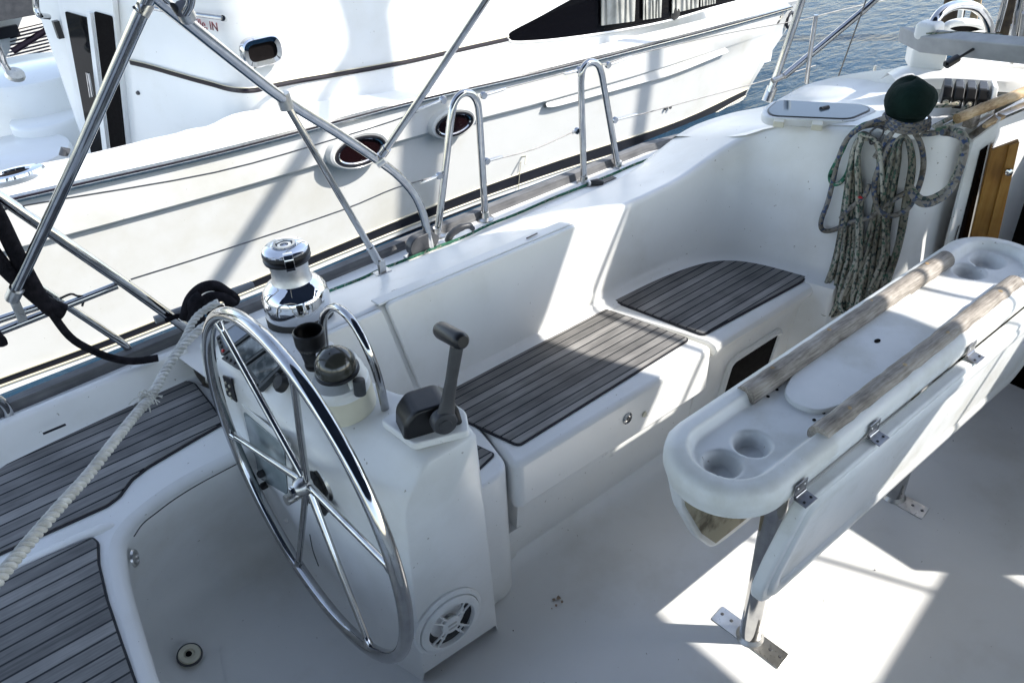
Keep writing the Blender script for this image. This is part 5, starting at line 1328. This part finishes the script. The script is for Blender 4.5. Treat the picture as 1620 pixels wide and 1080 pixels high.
# teak handrail and rail track
hr = thing("handrail", "round golden teak handrail along the coachroof beside the companionway", "handrail", W(1530, 190, z=.9))
P = [W(1514, 188, z=.915), W(1556, 171, z=.925), W(1620, 146, z=.94), W(1760, 92, z=.96)]
MB().tube([P[0] + (P[0] - P[1]) * .02, P[0], P[1], P[2], P[3]], [.009, .0135, .0145, .0145, .0145], 18).build("rail", HANDW, hr)
for a, b in [(1537, 190), (1800, 92)]: MB().box(W(a, b, z=.898), (.04, .028, .035)).build("foot", RAILW, hr, bevel=.004)
mb = MB(); a_ = W(1583, 186, z=.905); b_ = W(1760, 112, z=.93)
e_ = (b_ - a_).normalized().cross(V(0, 0, 1)); mb.prism([a_ - e_ * .012, b_ - e_ * .012, b_ + e_ * .012, a_ + e_ * .012], (0, 0, .010)); mb.build("hatch_track", STEEL, tag=("flat metal hatch track beside the teak handrail", "track"), bevel=.001)
mb = MB(); a_ = W(1556, 203, z=.895); b_ = W(1590, 184, z=.905); e_ = (b_ - a_).normalized().cross(V(0, 0, 1))
mb.prism([a_ - e_ * .006, b_ - e_ * .010, b_ + e_ * .010, a_ + e_ * .006], (0, 0, .010)); mb.build("teak_slide", HANDW, tag=("short tapering teak strip at the aft end of the hatch track", "strip"), bevel=.002)
# companionway door frame leaf and varnished panel
dx = V(2.33, .86, .5)
def dq(a, b, P, Nn): return WP(a, b, P, Nn)
ND_ = V(-.55, -.83, .0).normalized(); PDr = W(1540, 330, y=.845)
cw = thing("companionway_door", "white framed tinted companionway door leaf folded open beside the hanging ropes", "door", W(1500, 390, y=.86))
pts = [dq(a, b, PDr, ND_) for a, b in [(1539, 223), (1582, 190), (1520, 400), (1494, 402)]]
pts = [dq(a, b, PDr, ND_) for a, b in [(1540, 222), (1582, 192), (1522, 430), (1486, 430)]]
MB().prism(pts, ND_ * -.012).build("leaf", GEL2, cw, bevel=.002)
pts = [dq(a, b, PDr, ND_) + ND_ * .001 for a, b in [(1550, 238), (1562, 229), (1519, 425), (1503, 425)]]
MB().prism(pts, ND_ * .003).build("tinted_pane", GLASSD, cw, smooth=False)
pts = [dq(a, b, PDr, ND_) + ND_ * .004 for a, b in [(1565, 226), (1568, 224), (1526, 425), (1521, 425)]]
MB().prism(pts, ND_ * .004).build("inner_strip", STEEL, cw, smooth=False)
pts = [dq(a, b, PDr, ND_) + V(0, 0, .001) for a, b in [(1539, 223), (1582, 192), (1584, 190), (1541, 219)]]
MB().prism([dq(1537, 226, PDr, ND_), dq(1583, 191, PDr, ND_), dq(1583, 191, PDr, ND_) - ND_ * .03, dq(1537, 226, PDr, ND_) - ND_ * .03], (0, 0, .008)).build("top_cap", STEEL, cw, bevel=.001)
yw_ = thing("varnished_panel", "golden varnished wooden panel inside the companionway", "wood panel", W(1560, 380, y=.80))
Nw = V(-.8, -.6, 0).normalized(); Pw = W(1570, 320, y=.80)
MB().prism([WP(a, b, Pw, Nw) for a, b in [(1569, 238), (1612, 222), (1566, 430), (1520, 440)]], Nw * -.012).build("panel", YWOOD, yw_, bevel=.001)
MB().prism([WP(a, b, Pw, Nw) + Nw * .002 for a, b in [(1596, 229), (1612, 223), (1566, 430), (1546, 434)]], Nw * .006).build("frame_strip", YWOOD, yw_, bevel=.001)
MB().lathe([(.008, 0), (.010, .008), (0, .012)], WP(1594, 269, Pw, Nw) + Nw * .009, Nw, 14).build("catch", CHROME, yw_)
# boom end / traveller beam, hoop, ring and vents forward
tb = thing("mainsheet_traveller", "grey beam with lines and small fittings spanning the coachroof forward", "traveller", W(1540, 85, y=1.0))
yb = 1.05
A0 = W(1454, 84, y=1.15); A1 = W(1700, 108, y=.72)
MB().prism([W(1454, 84, y=1.15), W(1458, 58, y=1.15), W(1700, 80, y=.72), W(1700, 112, y=.72)], (.06, .10, 0)).build("beam", STEEL if False else noise_mat("anodised beam", (.30, .31, .32), (.38, .39, .40), .5, 20), tb, bevel=.004)
MB().prism([W(1557, 68, y=.97), W(1562, 60, y=.97), W(1700, 70, y=.72), W(1700, 84, y=.72)], (-.006, -.012, 0)).build("cover_plate", INST, tb, bevel=.002)
for o in (0, 4, 8):
    MB().tube([W(1466 + o, 53 - o * .3, y=1.14), W(1530, 52 + o * .7, y=1.03), W(1585, 56 + o * .4, y=.94)], .0035, 7, smooth=3).build("control_line", ROPEG, tb)
MB().tube([W(1512, 58, y=1.06), W(1513, 72, y=1.06)], .007, 8).build("red_shackle", RED, tb)
MB().tube([W(1514, 70, y=1.05), W(1516, 80, y=1.05)], .009, 8).build("snap_hook", STEEL, tb)
for a, b in ((1440, 80), ):
    q = [W(1438, 112, y=1.2), W(1444, 78, y=1.2), W(1500, 84, y=1.1), W(1494, 112, y=1.1)]
    MB().prism(q, (.08, .06, .0)).build("support_block", GEL, tb, bevel=.008)
MB().tube([W(1553, 70, y=.98), W(1500, 102, y=1.02), W(1494, 103, y=1.02)], .004, 7).build("strop", BLK, tb); MB().tube([W(1515, 92, y=1.01), W(1497, 103, y=1.02)], .011, 10).build("wire_thimble", BLK, tb)
hp = thing("dorade_guard", "shiny steel hoop standing over a white oval vent on the foredeck", "guard hoop", W(1520, 50, y=1.2))
P = [W(a, b, y=1.15) for a, b in [(1472, 48), (1478, 34), (1490, 19), (1507, 10), (1525, 8), (1545, 13), (1558, 26), (1565, 42), (1567, 56)]]
MB().tube(P, .0145, 12, smooth=4).build("hoop", CHROME, hp)
c = W(1526, 46, y=1.18)
ex = V(.10, .0, 0); 
pts = [W(1526 + 31 * math.cos(a), 46 + 11 * math.sin(a), y=1.2) for a in [k * math.pi / 16 for k in range(32)]]
vr = MB().tube(pts, .012, 10, closed=True).build("vent_lip", GEL2, hp)
MB().add([p + V(.002, .01, 0) for p in pts], [tuple(range(32))]).build("vent_mouth", DARK, vr, smooth=False)
MB().box(W(1470, 48, y=1.15), (.07, .06, .05)).build("vent_base", GEL2, hp, bevel=.015)
T([(1518, 32, 1.3), (1524, -10, 1.3)], 8, "stay_tube", GEL2, tag=("white tube rising behind the steel hoop on the foredeck", "tube"))
t = thing("rigging_cluster", "cluster of shiny stays and turnbuckles rising at the right edge forward", "rigging", W(1600, 70, y=.95))
T([(1577, 50, .98), (1588, 10, .98), (1592, -10, .98)], 9, "stay", CHROME, t); T([(1604, 62, .93), (1612, 20, .93), (1618, -10, .93)], 14, "turnbuckle", CHROME, t); T([(1614, 70, .9), (1622, 20, .9)], 10, "turnbuckle", STEEL, t); T([(1600, 66, .94), (1606, 40, .94)], 12, "toggle", CHROME, t)
for i, (a, b) in enumerate([(1382, 118), (1461, 103), (1600, 102)]):
    MB().lathe([(.006, 0), (.005, .015), (.003, .03), (0, .032)], W(a, b, y=[1.42, 1.2, .98][i]), (0, 0, 1), 10).build("pad_stud", STEEL, tag=("tiny metal stud on the coachroof " + ["left of the covered winch", "ahead of the rope clutches", "at the far right forward"][i], "stud"))

# ================================================================== HANGING ROPES
def bwx(y_, z_):
    """x of the aft bulkhead face at (y, z)"""
    tb_ = [(.85, 2.28), (.925, 2.20), (.955, 2.15), (1.0, 2.12), (1.06, 2.10), (1.12, 2.085), (1.24, 2.055), (1.35, 2.0)]
    tt_ = [(.85, 2.34), (.945, 2.27), (.99, 2.235), (1.05, 2.21), (1.11, 2.19), (1.18, 2.17), (1.34, 2.145), (1.45, 2.09)]
    f = min(1, max(0, (z_ - .42) / .45)); return interp(tb_, y_) * (1 - f) + interp(tt_, y_) * f
def wallpt(a, b, off=.014):
    p = W(a, b, x=2.12)
    for _ in range(6): p = W(a, b, x=bwx(p.y, p.z) - off)
    return p
def hang(strands, mat, r, label, name, group=None):
    t = thing(name, label, "rope", wallpt(strands[0][0][0], strands[0][0][1], .01), group)
    for s in strands:
        P = [wallpt(*q) for q in s]
        mm = random.choice([ROPEG, ROPEG2, ROPEG3]) if mat is ROPEG else mat
        MB().tube(P, r * random.uniform(.93, 1.05), 10, smooth=6).build("rope_run", mm, t)
    return t
random.seed(11)
def bunch(x_top, x_bot, y_top, y_bot, n, lay, wig=3):
    out = []
    for i in range(n):
        f = (i + .5) / n; o = .012 + lay * random.random()
        xt = x_top[0] + (x_top[1] - x_top[0]) * f; xb = x_bot[0] + (x_bot[1] - x_bot[0]) * f + random.uniform(-5, 5)
        s = []
        for k in range(7):
            g_ = k / 6; s.append((xt + (xb - xt) * g_ + random.uniform(-wig, wig) * (1 if 0 < k < 6 else 0), y_top + (y_bot - y_top) * g_ + random.uniform(-4, 4), o))
        out.append(s)
    return out
# big coil: gathered at the top, hanging loops down past the seat
coil = []
for i in range(10):
    f = i / 9; o = .012 + .040 * random.random()
    xl = 1330 + 34 * f; xb = 1298 + 62 * f
    # a long loop: up the left, over the hook, down the right
    top = (1366 + random.uniform(-5, 5), 214 + random.uniform(-4, 6), o + .006)
    coil.append([(xb, 478 + random.uniform(-8, 12), o), (1322 + 44 * f + random.uniform(-4, 4), 400, o), (1335 + 28 * f, 320, o + .004), (1346 + 12 * f, 250, o + .006), (1356 + 8 * f, 222, o + .006), top,
                 (1382 + 6 * f, 224, o + .006), (1390 + 4 * f, 250, o + .004), (1384 + 16 * f, 320, o), (1362 + 40 * f + random.uniform(-4, 4), 400, o), (1330 + 56 * f, 462 + random.uniform(-12, 10), o)])
for i in range(11):   # bottom bights
    x = 1304 + i * 6.5; o = .014 + .03 * random.random(); yb_ = 496 - i * 1.5 + random.uniform(-6, 6)
    coil.append([(x + 22, 400, o), (x + 2, 450, o), (x - 8, yb_ - 14, o + .01), (x - 4, yb_, o + .014), (x + 8, yb_ + 2, o + .014), (x + 18, yb_ - 12, o + .01), (x + 26, 450, o), (x + 38, 405, o)])
hang(coil, ROPEG, .0056, "long cream coil of rope with green flecks hanging down the aft bulkhead", "rope_coil")
coil2 = []
for i in range(8):
    f = i / 7; o = .014 + .034 * random.random()
    coil2.append([(1362 + 40 * f, 455 + random.uniform(-16, 10), o), (1378 + 26 * f, 380, o), (1392 + 22 * f, 310, o + .004), (1404 + 18 * f, 258, o + .006), (1414 + 10 * f, 226 + 3 * f, o + .01), (1428 + 3 * f, 216, o + .012), (1440 - 4 * f, 226, o + .01), (1446 - 6 * f, 262, o + .006), (1438 - 8 * f, 320, o), (1424 - 6 * f, 390, o), (1404 - 8 * f, 452, o)])
hang(coil2, ROPEG, .0056, "second flecked coil of rope hanging right of the long cream coil under the winch", "rope_coil")
hang([[(1384, 250, .04), (1400, 224, .045), (1420, 205, .045), (1440, 206, .045), (1456, 226, .045), (1461, 262, .045), (1452, 300, .045), (1436, 330, .048), (1412, 341, .05), (1392, 334, .05), (1384, 312, .05), (1384, 285, .048), (1396, 252, .045), (1412, 226, .046), (1436, 218, .045)],
      [(1442, 300, .040), (1410, 318, .044), (1380, 342, .045), (1345, 352, .04), (1318, 364, .03), (1302, 364, .022), (1299, 350, .02), (1310, 318, .018), (1318, 286, .018), (1326, 252, .02), (1342, 218, .028), (1370, 198, .04), (1402, 186, .04)],
      [(1376, 292, .05), (1366, 312, .05), (1345, 330, .045), (1330, 346, .04)]],
     ROPEB, .0072, "blue flecked grey rope looped in front of the cream coils", "looped_rope")
hang([[(1388, 192, .02), (1365, 198, .022), (1345, 214, .024), (1332, 240, .022), (1320, 262, .02), (1313, 278, .018), (1316, 290, .018), (1328, 290, .018), (1340, 274, .018), (1348, 246, .02), (1356, 234, .022), (1364, 224, .024)]],
     ROPEGN, .0062, "thin green rope bight hanging left of the coils", "green_rope")
hang([[(1374, 222, .055), (1378, 208, .055), (1392, 200, .055), (1398, 208, .055), (1388, 222, .055), (1378, 228, .055), (1374, 216, .055)]], BLACK, .0028, "thin black lashing tying the top of the coils", "lashing")
MB().lathe([(.0, 0), (.008, .003), (.0, .008)], wallpt(1361, 314, .055), (0, 0, 1), 10).build("whipping", RED, tag=("tiny red whipped rope end among the hanging coils", "rope end"))
# bight falling from the clutches round the corner
P = [W(1484, 203, z=.90), W(1490, 203, z=.905), W(1505, 205, z=.90), W(1522, 212, x=2.20), W(1527, 228, x=2.19), W(1519, 262, x=2.17), W(1502, 296, x=2.15), W(1480, 312, x=2.12), W(1462, 316, x=2.09), W(1450, 310, x=2.09), W(1440, 296, x=2.10)]
t = thing("rope_bight", "doubled grey green rope drooping from the rope clutches over the corner of the bulkhead", "rope", P[0])
MB().tube(P, .0095, 12, smooth=6).build("rope_run", ROPEGN if False else ROPEG, t)
MB().tube([p + V(-.012, -.008, -.006) for p in P[1:]], .0085, 12, smooth=6).build("rope_run", ROPEB, t)
# turns round the winch
for k in range(3):
    c = WB + V(0, 0, .010 + k * .009); mb = MB().tube([c + V((.060 - k * .002) * math.cos(a), (.060 - k * .002) * math.sin(a), .002 * math.sin(3 * a)) for a in [j * math.pi / 16 for j in range(32)]], .0065, 9, closed=True)
    mb.build("rope_turn", ROPEB, tag=("grey rope turn wound round the base of the covered winch, " + ["lowest", "middle", "topmost"][k] + " of three", "rope"))
hang([[(1492, 208, .01), (1470, 212, .03), (1440, 212, .035), (1410, 206, .035), (1385, 198, .03), (1360, 202, .028)], [(1468, 202, .02), (1440, 204, .03), (1405, 196, .03), (1378, 198, .03)]], ROPEB, .0072, "grey blue rope running across the top of the bulkhead below the winch", "cross_rope")
